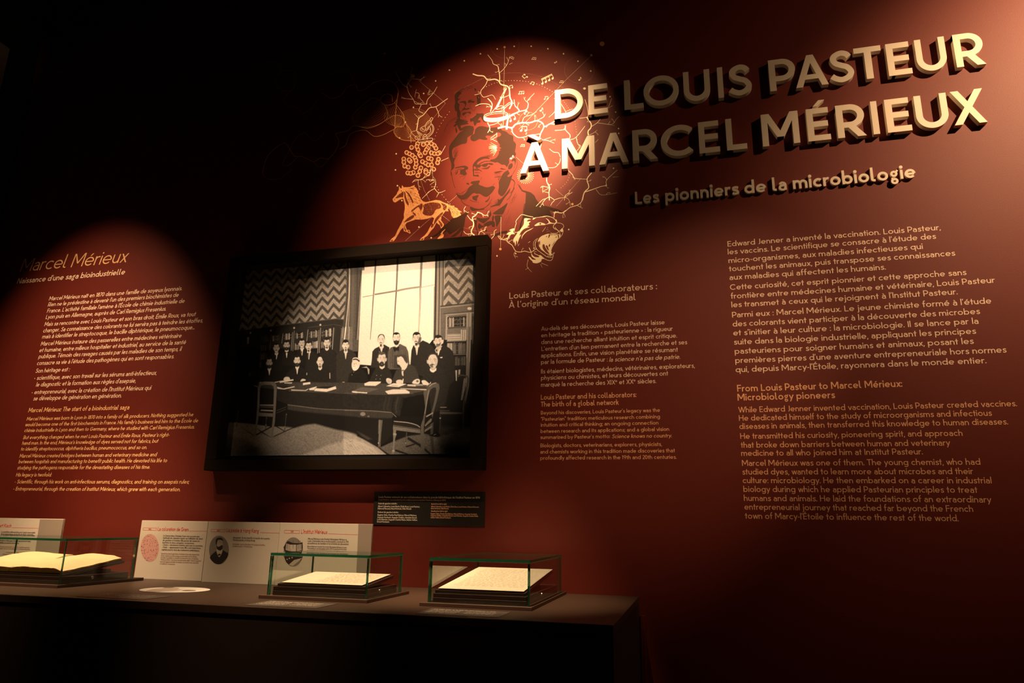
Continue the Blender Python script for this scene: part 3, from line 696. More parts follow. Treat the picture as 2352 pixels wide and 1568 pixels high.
# window
fill(G3('265,120 1430,60 1400,1568 172,1568 196,1300 230,870 265,400'), .80, .5)
fill(G('965,230 1395,180 1385,620 1240,800 1005,780 940,775 950,560'), .80, .5)
stroke(G3('455,150 430,600 410,870 380,1300 360,1568'), 4.2, .26, w1=1.2)
stroke(G3('812,130 790,700 770,1000 735,1568'), 4.2, .24, w1=2.4)
stroke(G3('1210,60 1185,620 1175,1000 1150,1440'), 6.0, .30, w1=2.0, sm=True); stroke(G3('1190,700 1170,1100 1150,1420'), 1.0, .75)
stroke(G3('235,868 400,840'), 1.4, .25); stroke(G3('430,828 600,800 780,770'), 3.6, .30); stroke(G3('790,770 950,735 1200,700'), 4.2, .36); stroke(G3('1200,710 1410,668'), 2.0, .5)
stroke(G3('1405,700 1400,1100 1395,1568'), .9, .12)
# right casing
fill(G3('1430,60 1600,50 1575,1000 1535,1568 1400,1568 1410,700'), .28, .5)
for x0, x1, w, v in ((1440, 1415, 26, .09), (1470, 1450, 12, .42), (1500, 1480, 14, .10), (1520, 1495, 8, .45), (1560, 1530, 10, .07), (1578, 1548, 8, .5), (1590, 1560, 6, .05)):
    stroke(G3(f'{x0},60 {x0-8},700 {x1},1568'), w/7.128, v)
wallpaper(G3('1595,40 2100,40 2090,960 1555,1012 1580,500'), 800+1640/7.128, 560+390/7.128, 45.5, 23.4, 26, .17, .38, .15)
fill(G3('2050,40 2110,40 2095,960 2035,965'), .12, a=.6)
# right bookcase
fill(G3('1505,1015 2110,945 2110,1568 1520,1568'), .20, .5, tex=.2)
stroke(G3('1505,1020 2110,950'), 1.6, .04, sm=False); stroke(G3('1510,1045 2110,985'), 1.2, .45, sm=False); stroke(G3('1560,1140 2110,1095'), 1.0, .05, sm=False)
stroke(G3('1590,1165 2110,1120'), 2.6, .36, sm=False); oval(800+1985/7.128, 560+1057/7.128, 5, 3.4, .6)
fill(G3('1600,1180 1640,1180 1620,1568 1590,1568'), .42); fill(G3('1935,1130 2020,1120 2010,1568 1930,1568'), .38); stroke(G3('1975,1130 1965,1568'), 1.0, .12)
books(1027.5, 728, 1071, 751, 19, .5, 3, -.06); stroke(G3('1620,1380 1930,1355'), 1.8, .1, sm=False)
books(1084, 726, 1092, 790, 3, .4, 4)
fill(G5('1740,50 2060,20 2060,240 1740,240'), .22, tex=.2)
for k in range(6): fill(G5(f'1745,{125+k*19} 1970,{118+k*19} 1970,{132+k*19} 1745,{139+k*19}'), .55 if k % 2 else .4, .3)
for x in (1975, 2010, 2040): fill(G5(f'{x},50 {x+20},50 {x+16},230 {x-2},235'), .5, .3)
stroke(G5('1735,250 2060,235'), 1.8, .3); stroke(G5('1735,262 2060,250'), 1.2, .03)
books(1027, 785, 1069, 812, 22, .28, 8); fill(G5('1745,280 1830,280 1830,410 1745,420'), .42, .5); stroke(G5('1790,280 1785,410'), .8, .15)
books(1045, 818, 1069, 840, 14, .16, 9); stroke(G5('1840,470 2060,465'), 1.0, .3); fill(G5('1860,655 2060,650 2060,910 1800,920'), .04)
fill(G5('1880,735 1910,735 1905,915 1890,910'), .45); fill(G5('1935,725 1965,725 1960,800 1930,850'), .4); fill(G5('1790,910 1835,830 1850,905'), .4)
fill(G5('2075,0 2150,0 2130,560 2110,1000 2050,1300 2060,800'), .22, .6); stroke(G5('2090,0 2075,520'), 1.4, .36); stroke(G5('2145,0 2120,600'), 1.2, .36)
# left bookcase
fill(G2('240,1290 700,1225 1870,1082 1995,1095 1960,1200 1945,1568 240,1568'), .075, .5, tex=.3)
stroke(G2('700,1222 1250,1150 1870,1082 1995,1095'), 1.5, .17, sm=False); stroke(G2('1400,1225 1840,1175 1960,1200'), 1.0, .15, sm=False)
for x, y in ((465, 1313), (800, 1275), (1180, 1232), (1610, 1182)): oval(510+x/7.128, 580+y/7.128, 2.1, 2.3, .62)
for x0, y0, x1, y1, n, hi, sd in ((650, 1360, 780, 1470, 9, .20, 1), (830, 1335, 935, 1450, 8, .5, 2), (1015, 1320, 1145, 1430, 9, .6, 3), (1200, 1305, 1340, 1410, 9, .55, 4),
                                  (1425, 1275, 1570, 1400, 11, .55, 5), (1630, 1255, 1800, 1385, 10, .6, 6), (650, 1490, 740, 1568, 6, .3, 7), (1200, 1470, 1280, 1568, 6, .4, 8),
                                  (1480, 1440, 1580, 1568, 7, .55, 9), (1620, 1420, 1800, 1568, 9, .5, 10), (300, 1385, 445, 1500, 9, .10, 11)):
    a = G2(f'{x0},{y0} {x1},{y1}'); books(a[0][0], a[0][1], a[1][0], a[1][1], n, hi, sd, -.12)
fill(G2('410,1385 445,1380 435,1490 415,1495'), .55)
for x0, y0, x1, y1, n, hi, sd in ((700, 310, 800, 435, 6, .3, 12), (695, 470, 815, 595, 8, .26, 13), (675, 620, 720, 745, 4, .2, 14), (1310, 300, 1390, 420, 6, .5, 15), (1640, 250, 1730, 385, 6, .6, 16), (1775, 250, 1850, 380, 5, .4, 17), (1955, 230, 1978, 380, 2, .55, 18), (480, 820, 600, 900, 6, .08, 19)):
    a = G4(f'{x0},{y0} {x1},{y1}'); books(a[0][0], a[0][1], a[1][0], a[1][1], n, hi, sd, -.05)
for x, y0, y1, v in ((710, 170, 700, .15), (885, 140, 420, .2), (1100, 120, 300, .34), (1270, 100, 440, .36), (1300, 70, 440, .3), (1550, 50, 260, .36), (1745, 60, 480, .34), (1775, 20, 470, .36), (2010, 20, 420, .42), (2035, 20, 420, .2)):
    stroke(G4(f'{x},{y0} {x-25},{y1}'), 1.6, v)
fill(G4('2035,20 2135,20 2100,470 2060,500 2000,400'), .075); fill(G4('2140,30 2350,0 2350,420 2110,440'), .24, tex=.3)
stroke(G4('2230,0 2205,230'), 2.2, .8); stroke(G4('2180,0 2165,200'), 1.4, .4); stroke(G4('2290,0 2280,230'), 1.6, .5); stroke(G4('2140,40 2110,430'), 1.4, .06)
# standing and seated bodies: one dark mass with separate tones
BK = .055
fill(G5('480,420 520,370 600,330 680,300 770,350 760,420 740,700 450,690 470,560'), .075, tex=.25)
fill(G5('740,420 790,350 860,330 950,290 1050,340 1085,420 1105,600 1110,720 740,720 735,560'), .17, tex=.35, ts=2)
for k in range(6): stroke(G5(f'{780+k*50},{380+k*4} {760+k*58},560 {770+k*56},680'), .8, .08 if k % 2 else .26, a=.7)
fill(G5('850,480 920,480 930,700 840,700'), .09, a=.7)
fill(G5('1120,640 1140,400 1170,320 1260,290 1330,230 1420,270 1500,330 1530,420 1560,700 1500,900 1120,760'), .065, tex=.3)
fill(G5('1500,430 1560,380 1680,300 1780,360 1840,420 1870,600 1860,900 1780,1000 1700,1400 1500,1450 1480,900'), .055, tex=.3)
fill(G5('-80,1000 -60,430 20,400 70,370 150,420 200,460 220,900 60,960'), .085, tex=.25)
fill(G4('2050,520 2110,450 2190,400 2290,410 2352,430 2352,1000 2060,1000'), .085, tex=.25)
fill(G4('1760,440 1860,380 1940,370 2020,440 2060,560 2060,1000 1780,1000'), .062, tex=.3)
fill(G4('1520,520 1600,430 1700,470 1740,540 1760,1000 1460,1000'), .055, tex=.25)
fill(G4('1350,420 1480,380 1520,450 1520,700 1350,700'), .045); fill(G4('1080,460 1210,410 1320,470 1340,700 1080,700'), .045)
fill(G4('850,560 920,470 1020,460 1080,560 1080,800 860,800'), .042)
fill(G4('640,1000 700,800 780,720 860,740 930,800 1000,1000'), .036); fill(G4('1080,1000 1180,830 1300,730 1400,710 1520,780 1560,1000'), .05, tex=.3)
fill(G4('1540,990 1640,820 1740,750 1820,720 1920,790 1960,1000'), .055, tex=.3)
fill(G5('60,940 90,800 180,720 260,690 340,740 390,820 420,940'), .05, tex=.3)
fill(G5('420,940 480,800 540,690 640,680 760,700 800,800 820,960 600,960'), .065, tex=.3)
fill(G5('800,940 880,740 960,700 1080,620 1200,680 1250,800 1290,960'), .10, tex=.35, ts=2)
fill(G5('1280,900 1400,800 1480,700 1600,640 1700,760 1760,960 1700,1300 1480,1450 1400,960'), .06, tex=.35)
fill(G5('300,690 380,670 430,720 425,800 410,800 395,700 340,690'), .5, .5)
# faces
def man(cv, x, y, w, h, hair=.28, beard=0, mou=1, turn=0, tone=.66, hairc=.05, collar=1, vest=0, bow=0, bald=0, side=1, body=True):
    """x,y centre of the face in crop units, w,h half sizes; turn -1..1"""
    f = lambda pts: cv(' '.join(f'{x+a*w},{y+b_*h}' for a, b_ in pts))
    fill(f([(-.45, .75), (.5, .7), (.7, 1.45), (0, 1.75), (-.55, 1.5)]), tone*.8)
    for s in (-1, 1):
        if s*turn > -.3: fill(f([(s*.9, -.15), (s*1.22, -.2), (s*1.18, .25), (s*.92, .35)]), tone*.85, .4, sm=True)
    fill(f([(-.85, -.75), (-.5, -1.0), (0, -1.08), (.5, -1.0), (.85, -.75), (.96, -.1), (.82, .5), (.5, .9), (0, 1.08), (-.5, .9), (-.82, .5), (-.96, -.1)]), tone, .5, sm=True)
    hy = -1.0+hair
    if not bald:
        fill(f([(-1.0, -.15), (-1.06, -.7), (-.72, -1.14), (0, -1.28), (.72, -1.14), (1.06, -.7), (1.0, -.15), (.9, -.2), (.86, hy-.1), (.4, hy-.14), (-.1, hy), (-.6, hy-.12), (-.86, hy+.1), (-.93, -.2)]), hairc, .5, sm=True)
    else: fill(f([(-1.04, -.1), (-1.0, -.8), (-.5, -1.2), (.3, -1.26), (.9, -.95), (1.06, -.1), (.86, -.5), (.4, -1.06), (-.4, -1.04), (-.85, -.6)]), hairc, .5, sm=True)
    t = turn*.22
    fill(f([(.35+t*2, -.6), (.9, -.4), (.85, .5), (.45, .85), (.55+t, .2)]), tone*.62, .8, a=.45)
    for s in (-1, 1):
        stroke(f([(s*.18+t, -.30), (s*.42+t, -.37), (s*.66+t, -.28)]), .75, .14, a=.75); oval(*f([(s*.42+t, -.13)])[0], .8, .55, .12, a=.8)
        stroke(f([(s*.25+t, .02), (s*.55+t, .04)]), .6, tone*.6, a=.6)
    stroke(f([(.08+t*1.6, -.25), (.02+t*2, .25)]), .8, tone*.55, a=.6); stroke(f([(-.16+t*1.6, .30), (.18+t*1.6, .30)]), .9, .18, a=.7)
    if beard: fill(f([(-.9, .1), (-.72, .45), (-.4, .42), (0, .38), (.4, .42), (.72, .45), (.9, .1), (.86, .7), (.5, 1.2), (0, 1.05+beard*.55), (-.5, 1.2), (-.86, .7)]), hairc*1.3, .5, sm=True); oval(*f([(t, .66)])[0], .9, .5, tone*.6)
    if mou: fill(f([(-.52+t, .62), (-.3+t, .44), (0+t, .38), (.3+t, .44), (.52+t, .62), (.2+t, .56), (t, .54), (-.2+t, .56)]), hairc*1.2, .4)
    if mou == 2: fill(f([(-.3+t, .75), (.3+t, .75), (.2+t, 1.15), (t, 1.3), (-.2+t, 1.15)]), hairc*1.3, .4)
    if collar: fill(f([(-.62, 1.1), (-.2, 1.38), (.3, 1.34), (.72, 1.0), (.66, 1.35), (.15, 1.72), (-.3, 1.66), (-.6, 1.4)]), .72, .4)
    if vest: fill(f([(-.35, 1.6), (.45, 1.5), (.12, 2.2+vest), (-.02, 2.3+vest)]), .68, .4)
    if bow: fill(f([(-.6, 1.5), (0, 1.68), (.6, 1.45), (.6, 1.9), (0, 1.78), (-.55, 1.95)]), .05, .4)
man(G4, 978, 388, 48, 75, mou=1, tone=.52, vest=.4, bow=0); stroke(G4('965,510 968,560'), 2.2, .05)
man(G4, 1162, 340, 48, 72, beard=.3, tone=.56, vest=.8, bow=1)
man(G4, 1438, 305, 50, 68, hair=.3, tone=.60, mou=1, turn=-.3, vest=.9, hairc=.04); stroke(G4('1425,440 1430,480'), 3.2, .15)
man(G4, 1562, 358, 50, 76, tone=.62, mou=2, turn=-.2, vest=.8); stroke(G4('1552,470 1548,560'), 3.0, .12)
man(G4, 1888, 300, 50, 76, tone=.66, mou=2, vest=0, collar=1)
man(G4, 2225, 340, 52, 85, hair=.45, tone=.74, mou=1, turn=.1, vest=.6, hairc=.05); fill(G4('2210,400 2245,400 2240,440 2222,445'), .12)
man(G4, 850, 655, 48, 82, tone=.50, beard=.1, vest=.4, turn=.1)
man(G4, 1352, 620, 50, 85, tone=.66, mou=2, beard=.05, vest=.5, bow=0, turn=.1)
man(G4, 1765, 635, 50, 85, tone=.70, mou=2, bald=1, turn=-.1)
man(G5, 632, 232, 56, 84, bald=1, tone=.72, mou=2, turn=-.6, collar=1, vest=.1); 
man(G5, 886, 200, 56, 84, tone=.74, beard=.45, turn=-.2, collar=1); fill(G5('825,340 880,360 935,330 925,410 885,400 850,430'), .05, .5)
man(G5, 1228, 205, 62, 92, tone=.66, mou=2, turn=-.7, vest=.7, hair=.34); fill(G5('1270,180 1310,180 1300,260 1240,310 1200,290 1250,260'), .09, .6, a=.8)
man(G5, 1592, 255, 66, 92, tone=.62, mou=1, turn=-.8, vest=.2, hair=.38); fill(G5('1600,290 1640,260 1620,330 1570,345 1530,330'), .12, .6, a=.8); fill(G5('1640,220 1685,225 1675,280 1640,300'), .6, .4)
fill(G5('1530,390 1630,310 1660,330 1560,450'), .5); fill(G5('1540,390 1580,380 1570,430'), .1)
# the old man in a skull cap
fill(G5('140,590 160,560 260,570 270,640 240,710 180,745 140,700 130,640'), .72, .5, sm=True); fill(G5('140,560 160,525 220,520 265,545 268,600 240,575 180,565 145,575'), .62, .5, sm=True)
stroke(G5('150,552 210,548 262,585'), 3.2, .08); stroke(G5('148,540 210,532 262,560'), 1.2, .75); oval(*G5('172,622')[0], .9, .6, .15); oval(*G5('205,618')[0], .9, .6, .15)
stroke(G5('180,625 172,652'), .9, .4); fill(G5('138,660 200,655 240,680 210,730 170,742 145,715'), .80, .5, sm=True); stroke(G5('150,668 195,664'), .8, .35)
man(G5, 642, 550, 66, 96, tone=.66, mou=1, turn=-.1, hairc=.16, collar=1, vest=0); fill(G5('600,610 660,600 680,650 640,675 600,655'), .08, .6, sm=True); oval(*G5('640,632')[0], 1.6, .6, .4)
fill(G5('900,520 960,490 1040,520 1075,600 1080,640 1060,760 1000,830 975,790 970,690 920,660 900,600'), .68, .5, sm=True)
fill(G5('915,520 930,480 1000,470 1060,510 1075,600 1060,620 1020,570 1000,530 960,500'), .12, .5, sm=True); fill(G5('900,635 940,650 960,690 930,690 895,665'), .06, .4, sm=True)
stroke(G5('905,575 925,590'), 1.0, .12); stroke(G5('975,745 1000,735 1030,750'), 2.0, .1); fill(G5('1080,640 1000,760 1000,830 950,760 945,700'), .10, .8, a=.0)
fill(G5('1000,760 1060,690 1075,640 1090,700 1040,830 1010,880'), .10, .6)
man(G5, 1502, 585, 84, 108, bald=1, tone=.62, mou=1, turn=-.5, hairc=.10, collar=1); fill(G5('1440,640 1500,640 1510,690 1470,690'), .12, .8, a=.8)
# hands, cuffs, papers
HAND = .68
for s in ('1110,960 1130,910 1200,905 1225,950 1200,975', '1410,985 1440,940 1500,950 1500,970 1450,980', '2160,1005 2190,992 2215,1008'): fill(G4(s), HAND*.9, .5, sm=True)
for s in ('715,880 750,868 800,890 805,940 770,970 720,930', '880,920 920,895 985,905 985,955 900,962', '1150,950 1180,905 1240,880 1280,900 1270,960 1200,965', '1310,915 1370,905 1440,960 1465,930 1460,1000 1400,1010 1340,980'):
    fill(G5(s), HAND, .5, sm=True)
oval(*G5('1240,920')[0], 3, 2.6, .1, a=.8); stroke(G5('1000,880 990,960'), 1.8, .8); stroke(G5('740,900 780,930'), .7, .25); stroke(G5('735,925 775,950'), .7, .25)
stroke(G4('1528,830 1525,870'), 1.4, .6); stroke(G4('1940,830 1942,935'), 1.6, .6); fill(G5('1620,515 1665,510 1655,530 1630,528'), .7)
for x, y in ((550, 822), (625, 822), (540, 885), (610, 882), (135, 812), (165, 765), (598, 422)): oval(*G5(f'{x},{y}')[0], .7, .7, .55)
# the table
fill(G4('640,1000 1000,990 2352,1005 2352,1180 1900,1170 1240,1160 990,1130 640,1090'), .085, tex=.3); fill(G5('-60,945 400,950 820,965 1400,985 1420,1080 1100,1130 600,1130 0,1110 -60,1100'), .13, tex=.2, ts=5)
fill(G6('1180,135 2352,140 2352,310 1830,290 1240,270 1180,240'), .115, tex=.25, ts=5)
fill(G6('1000,250 1240,268 1850,290 2352,325 2352,600 1800,580 1450,540 1180,500 1000,430'), .060, tex=.25, ts=6)
fill(G7('-80,310 400,330 900,330 1300,290 1300,380 900,720 730,640 -80,600'), .066, tex=.3, ts=6)
stroke(G6('1200,275 1850,300 2352,325'), 2.2, .17, a=.7); stroke(G7('-60,310 400,328 800,330 1100,315'), 2.6, .17, a=.7)
for x, v in ((640, .11), (700, .10), (780, .03), (840, .13), (920, .03)): stroke(G7(f'{x},380 {x-40},560 {x-70+50},640'), 3.2, v, a=.6, soft=1.5)
fill(G7('930,400 1250,330 1300,380 1290,700 870,720'), .028, 1.2)
fill(G6('1180,510 1450,545 1800,580 2352,600 2352,715 1950,690 1500,650 1180,590'), .10, .6, tex=.4, ts=1.5)
fill(G7('-60,600 400,610 730,635 760,700 730,740 500,740 0,715 -60,715'), .11, .6, tex=.4, ts=1.5)
stroke(G6('1180,508 1450,543 1800,582 2352,602'), 1.4, .26, sm=True); stroke(G7('-60,600 400,612 730,640'), 1.6, .28); stroke(G7('740,650 810,715'), 1.3, .3)
for k in range(46):
    x = 1190+k*26; y = 512+min(1, (x-1180)/1172)*92; stroke(G6(f'{x},{y+22} {x+4},{y+104}'), .6, .035, a=.7)
for k in range(28): x = k*27; stroke(G7(f'{x},{630+k} {x+2},{715+k}'), .6, .035, a=.7)
oval(*G7('245,665')[0], 6, 4.5, .38, a=.8); oval(*G7('340,705')[0], 2.5, 2, .25)
# floor
fill(G6('120,1000 200,800 560,830 900,880 1160,870 1400,850 1560,800 1900,860 2352,980 2352,1400 100,1400'), .30, 1.2, tex=.35, ts=3)
fill(G7('-80,960 60,1000 250,1090 500,1230 700,1360 -80,1380'), .44, 1.5, tex=.25, ts=2.5)
fill(G7('520,1230 760,1130 1000,1040 1300,1000 1500,1060 2060,900 2060,1360 650,1360'), .20, 1.5, tex=.5, ts=3)
fill(G6('1300,1400 1900,1180 2352,1060 2352,1400'), .50, 3, a=.7, tex=.2); fill(G7('-80,1080 200,1120 480,1260 600,1360 -80,1360'), .58, 3, a=.7, tex=.2)
fill(G7('1550,880 2060,870 2060,1360 1700,1360 1500,1200'), .10, 5, a=.7, tex=.5)
fill(G6('100,1000 500,1100 700,1250 400,1400 100,1400'), .11, 6, a=.6, tex=.5)
r_ = random.Random(8)
for k in range(120):
    x = r_.uniform(200, 2300); y = r_.uniform(960, 1360); s = r_.choice((-1, 1)); L = r_.uniform(30, 110)
    if s > 0: stroke(G6(f'{x},{y} {x+L*.8},{y+L}'), .6, .10, a=.5)
    else: stroke(G6(f'{x},{y} {x+L},{y-L*.35}'), .6, .14, a=.45)
for k in range(50):
    x = r_.uniform(-60, 480); y = r_.uniform(1060, 1350); L = r_.uniform(30, 120); stroke(G7(f'{x},{y} {x+L},{y+L*.8}'), .6, .2, a=.5)
# shadows under the table (as the old photograph shows them)
fill(G6('1160,600 2352,715 2352,990 2000,930 1640,830 1480,850 1300,900 1120,880 1000,850'), .040, 2.2)
fill(G7('-60,715 740,740 760,1000 560,1210 480,1210 320,1110 100,990 -60,930'), .045, 2)
fill(G7('150,960 260,1010 400,1090 330,1100 230,1040'), .14, 2, a=.7)
for s in ('390,885 600,1030 640,1040 420,900', '640,890 900,1060 910,1070 740,980', '650,1030 930,880 900,870 640,1010', '930,1060 1400,850 1380,840 960,1030', '960,840 1130,950 1120,960 950,860'): fill(G6(s), .03, .8, a=.9)
for s in ('540,1240 700,1350 660,1360 510,1240', '560,1220 760,1120 740,1100 540,1190', '800,1260 1030,1340 980,1350 780,1290', '1010,1050 1230,1180 1400,1340 1370,1345 1180,1200 990,1090', '980,1230 1130,1180 1120,1160 960,1210'): fill(G7(s), .03, .9, a=.9)
# table leg
fill(G7('515,760 580,770 565,900 545,1140 545,1215 505,1220 505,1120 515,950'), .20, .5); stroke(G7('535,770 530,950 525,1130'), .8, .4); stroke(G7('515,770 510,1000'), .8, .35); oval(*G7('510,1155')[0], 1.3, 2.2, .45)
# chair at the left
WD = .22
for s, v in (('668,200 650,600 640,760 605,1035 640,1035 690,760 720,300 735,215 780,170 930,170 955,210 950,400 940,600 920,880 895,1068 920,1068 960,800 985,500 998,240 985,170 940,125 800,118 720,130 690,170', .24),): 
    fill(G6('690,175 720,130 800,118 940,122 990,165 998,240 985,500 965,800 925,1070 895,1068 935,700 950,250 940,195 900,172 780,172 730,190 712,260 705,500 690,720 640,1038 605,1035 650,760 665,560 680,240'), v, .5)
fill(G6('712,505 945,508 942,525 712,522'), .34); fill(G6('708,525 942,525 940,565 706,560'), .10); fill(G6('730,590 930,600 940,622 720,612'), .38); fill(G6('695,640 935,655 930,712 690,700'), .24)
stroke(G6('990,610 1160,545'), .9, .16); stroke(G6('990,650 1150,585'), .9, .16)
for x0, x1, y0, y1 in ((825, 810, 710, 920), (1160, 1130, 650, 950), (350, 318, 600, 880)): stroke(G6(f'{x0},{y0} {x1},{y1}'), 1.8, .11); oval(*G6(f'{x1+4},{y1-70}')[0], 1.6, 1.2, .3); oval(*G6(f'{x0},{y0+25}')[0], 1.2, 1.0, .26)
stroke(G6('215,550 355,548'), .8, .10); stroke(G6('680,210 690,560'), .8, .42); stroke(G6('700,150 800,125 930,135'), 1.0, .34)
# chair at the right
fill(G7('1270,300 1300,210 1380,150 1480,130 1530,160 1540,230 1500,420 1440,640 1420,740 1400,640 1440,500 1485,280 1480,220 1440,215 1390,250 1360,330 1320,560 1290,780 1255,780 1300,560'), .17, .6)
fill(G7('1255,770 1290,780 1275,900 1290,1345 1225,1345 1220,1000 1225,860'), .20, .5); fill(G7('1390,830 1440,800 1430,1000 1455,1335 1415,1340 1385,1100'), .13, .5)
fill(G7('770,785 1000,800 1150,850 1225,880 1215,990 1100,960 800,930 755,860'), .055, .5); stroke(G7('770,788 1000,810 1150,850 1210,890'), 1.4, .55)
fill(G7('755,870 1215,935 1215,990 805,938 800,960 755,935'), .26, .5, tex=.3)
for k in range(20): oval(*G7(f'{765+k*23},{857+k*3.4}')[0], .55, .55, .6)
fill(G7('760,935 810,940 800,1000 815,1010 790,1080 775,1260 790,1300 770,1340 735,1340 735,1290 750,1260 760,1080 755,1010'), .28, .5); oval(*G7('785,1005')[0], 4, 2.4, .4); oval(*G7('760,1285')[0], 2.6, 2.2, .45)
fill(G7('1310,700 1430,635 1430,655 1320,720'), .42); fill(G7('1280,915 1410,830 1415,850 1290,930 1290,970 1415,890 1410,840'), .25); fill(G7('1290,850 1390,740 1415,750 1400,790 1300,880'), .26, tex=.5, ts=1.5)
stroke(G7('985,975 965,1160'), 2.0, .14); oval(*G7('968,1155')[0], 1, 1.2, .5); stroke(G7('1360,260 1330,420 1290,660'), 1.1, .42); stroke(G7('1370,200 1420,160 1480,140'), 1.6, .4)
# far right chair
stroke(G7('1850,10 1950,15 2020,60 1990,280 1950,490 1940,700 1945,1000'), 3.4, .11); fill(G7('1950,60 2000,60 1960,280 1925,430 1900,430 1925,250'), .22, tex=.8, ts=1.3)
fill(G7('1545,625 1920,640 1920,665 1545,668'), .15); stroke(G7('1550,552 1660,552'), 1.2, .45); stroke(G7('1548,612 1710,608'), .7, .3)
stroke(G7('1555,680 1545,960 1535,1000'), 2.0, .10); oval(*G7('1552,735')[0], 1.7, 1.4, .5); fill(G7('1350,1030 1430,1000 1490,960 1540,1000 1540,1050 1480,1050'), .025); stroke(G7('1440,1020 1480,1005'), .9, .4)
# books and papers on the table
PW = .74
for c, s, v in ((G6, '1040,110 1275,78 1280,100 1050,140', PW*.9), (G6, '1120,135 1258,132 1250,150 1130,148', PW*.9), (G6, '955,125 1060,105 1050,120 970,140', .5), (G6, '700,130 740,120 730,135 705,142', .5), (G6, '605,178 680,200 675,212 605,190', .45),
                (G6, '1000,205 1110,235 1295,195 1300,212 1125,250 1010,238', PW*.85), (G6, '1240,250 1480,262 1530,235 1535,245 1490,275 1245,270', PW*.8), (G6, '1545,235 1670,200 1665,225 1640,262 1548,262', PW),
                (G6, '1635,230 1850,240 1990,195 2005,240 1840,290 1630,275', PW), (G6, '1440,142 1560,125 1565,158 1440,178', PW), (G6, '2270,275 2352,265 2352,310 2275,300', PW),
                (G7, '60,285 320,300 318,318 65,300', PW), (G7, '270,150 350,118 550,118 545,140 460,190 275,185', PW), (G7, '640,195 760,145 985,158 850,210', PW), (G7, '995,165 1140,165 1140,200 1000,192', PW*.8), (G7, '1145,160 1260,160 1265,185 1145,188', .4),
                (G7, '875,230 1320,245 1315,262 880,242', PW*.8), (G7, '620,280 760,248 960,250 1035,290 1035,318 670,330', PW*.95)): fill(c(s), v, .4)
fill(G7('60,278 230,210 520,240 330,300'), .20, .4, tex=.2); fill(G7('900,225 1180,205 1340,215 1320,240'), .10, .4); fill(G6('1005,195 1130,185 1290,190 1110,230'), .07, .4); fill(G6('1640,228 1760,200 1990,195 1850,238'), .06, .4)
stroke(G7('730,180 840,185'), .9, .3); stroke(G6('1650,225 1628,262'), .8, .1)
# overall old-print grain
T *= 1+.10*(2*vnoise(U, V, 1.3, 21)-1)
T = np.clip(.9*(np.clip(T, 0, .9)/.9)**1.42, .004, .9)
def cols(T):
    c = np.ones((len(T), 4), np.float32); c[:, 0] = T; c[:, 1] = T*.93; c[:, 2] = T*.84; return c
me = bpy.data.meshes.new('photo_print')
co = np.stack([GX*S, np.full(GX.shape, PY*S), GZ*S+EYE], 1).astype(np.float32)
ii = np.arange(NXG*NZG).reshape(NZG, NXG); q = np.stack([ii[:-1, :-1], ii[:-1, 1:], ii[1:, 1:], ii[1:, :-1]], -1).reshape(-1, 4)
me.vertices.add(len(co)); me.vertices.foreach_set('co', co.ravel()); me.loops.add(q.size); me.loops.foreach_set('vertex_index', q.ravel().astype(np.int32))
me.polygons.add(len(q)); me.polygons.foreach_set('loop_start', np.arange(0, q.size, 4, dtype=np.int32)); me.update(calc_edges=True)
ca = me.color_attributes.new('print', 'FLOAT_COLOR', 'POINT'); ca.data.foreach_set('color', cols(T).ravel())
adopt(clean('photograph', me, M_PHOTO), fr)['label'] = 'monochrome print of bearded men in dark suits around a long table in a library'
# ------------------------------------------------------------------ the printed mural
PU = lambda s: tr((1020, 280), 13.067, s)
PL = lambda s: tr((1020, 390), 13.067, s)
PS = lambda s: tr((1000, 460), 7.84, s)
BP = lambda s: tr((1010, 190), 13.067, s)
HO = lambda s: tr((890, 415), 10.811, s)
BE = lambda s: tr((1155, 485), 12.547, s)
MC = lambda s: tr((905, 260), 9.8, s)
NT = lambda s: tr((1090, 80), 7.125, s)
WH = lambda s: tr((860, 60), 3.92, s)
WV = lambda s: tr((450, 60), 3.92, s)
S4 = lambda s: tr((860, 400), 4.9, s)
CA = lambda s: tr((1160, 60), 3.92, s)
mx, mz = onY(1120, 560)
mural = empty('wall_mural', (mx*S, S, mz*S+EYE), 'printed mural of brown portraits, horse, snarling animal, cells and nerve branches above the frame', 'mural')
def finish(d, name, mats): return adopt(d.build(name, mats), mural)
# --- faint woven lines on the left (deepest layer)
d = Draw(off=.0002)
d.line(WV('140,310 230,290 340,290 400,295 450,290 520,335 600,325 750,335 780,400 850,400 895,410 890,520 860,580 790,580 730,540 725,450 780,400'), .8)
d.line(WV('1140,600 1220,650 1310,620 1360,550 1440,525 1455,575 1520,570 1600,510 1700,485 1780,510 1825,590 1790,690 1700,710 1660,660 1700,615 1760,620 1770,680'), 1.3)
d.line(WV('1400,840 1430,780 1530,690 1600,645 1660,670'), 1.0); d.line(WV('1180,450 1300,400 1380,405 1450,560'), .7); d.line(WV('860,580 800,640 810,700 920,740 960,790 1040,740 1100,660'), .7)
d.line(WV('600,1330 630,1200 700,1110 800,1050 845,1110 890,1170 960,1175 1060,1220 1120,1185 1190,1195 1270,1100 1285,1020 1260,970 1370,940 1420,895 1540,920 1640,890 1720,840 1800,800 1870,830 1870,900 1800,910 1785,960 1850,1020 1980,1035'), 1.3)
d.line(WV('1290,1105 1350,1070 1390,970 1520,935 1600,990 1680,980 1780,930'), 1.1); d.line(WV('845,1110 780,1240 840,1250 910,1180'), .8); d.line(WV('600,1330 650,1375 760,1370 860,1290'), .7); d.line(WV('1060,1220 1100,1270 1150,1250 1200,1190'), .8)
d.line(WV('845,1110 900,1010 980,960 1050,1030 1110,1010 1150,960'), .6)
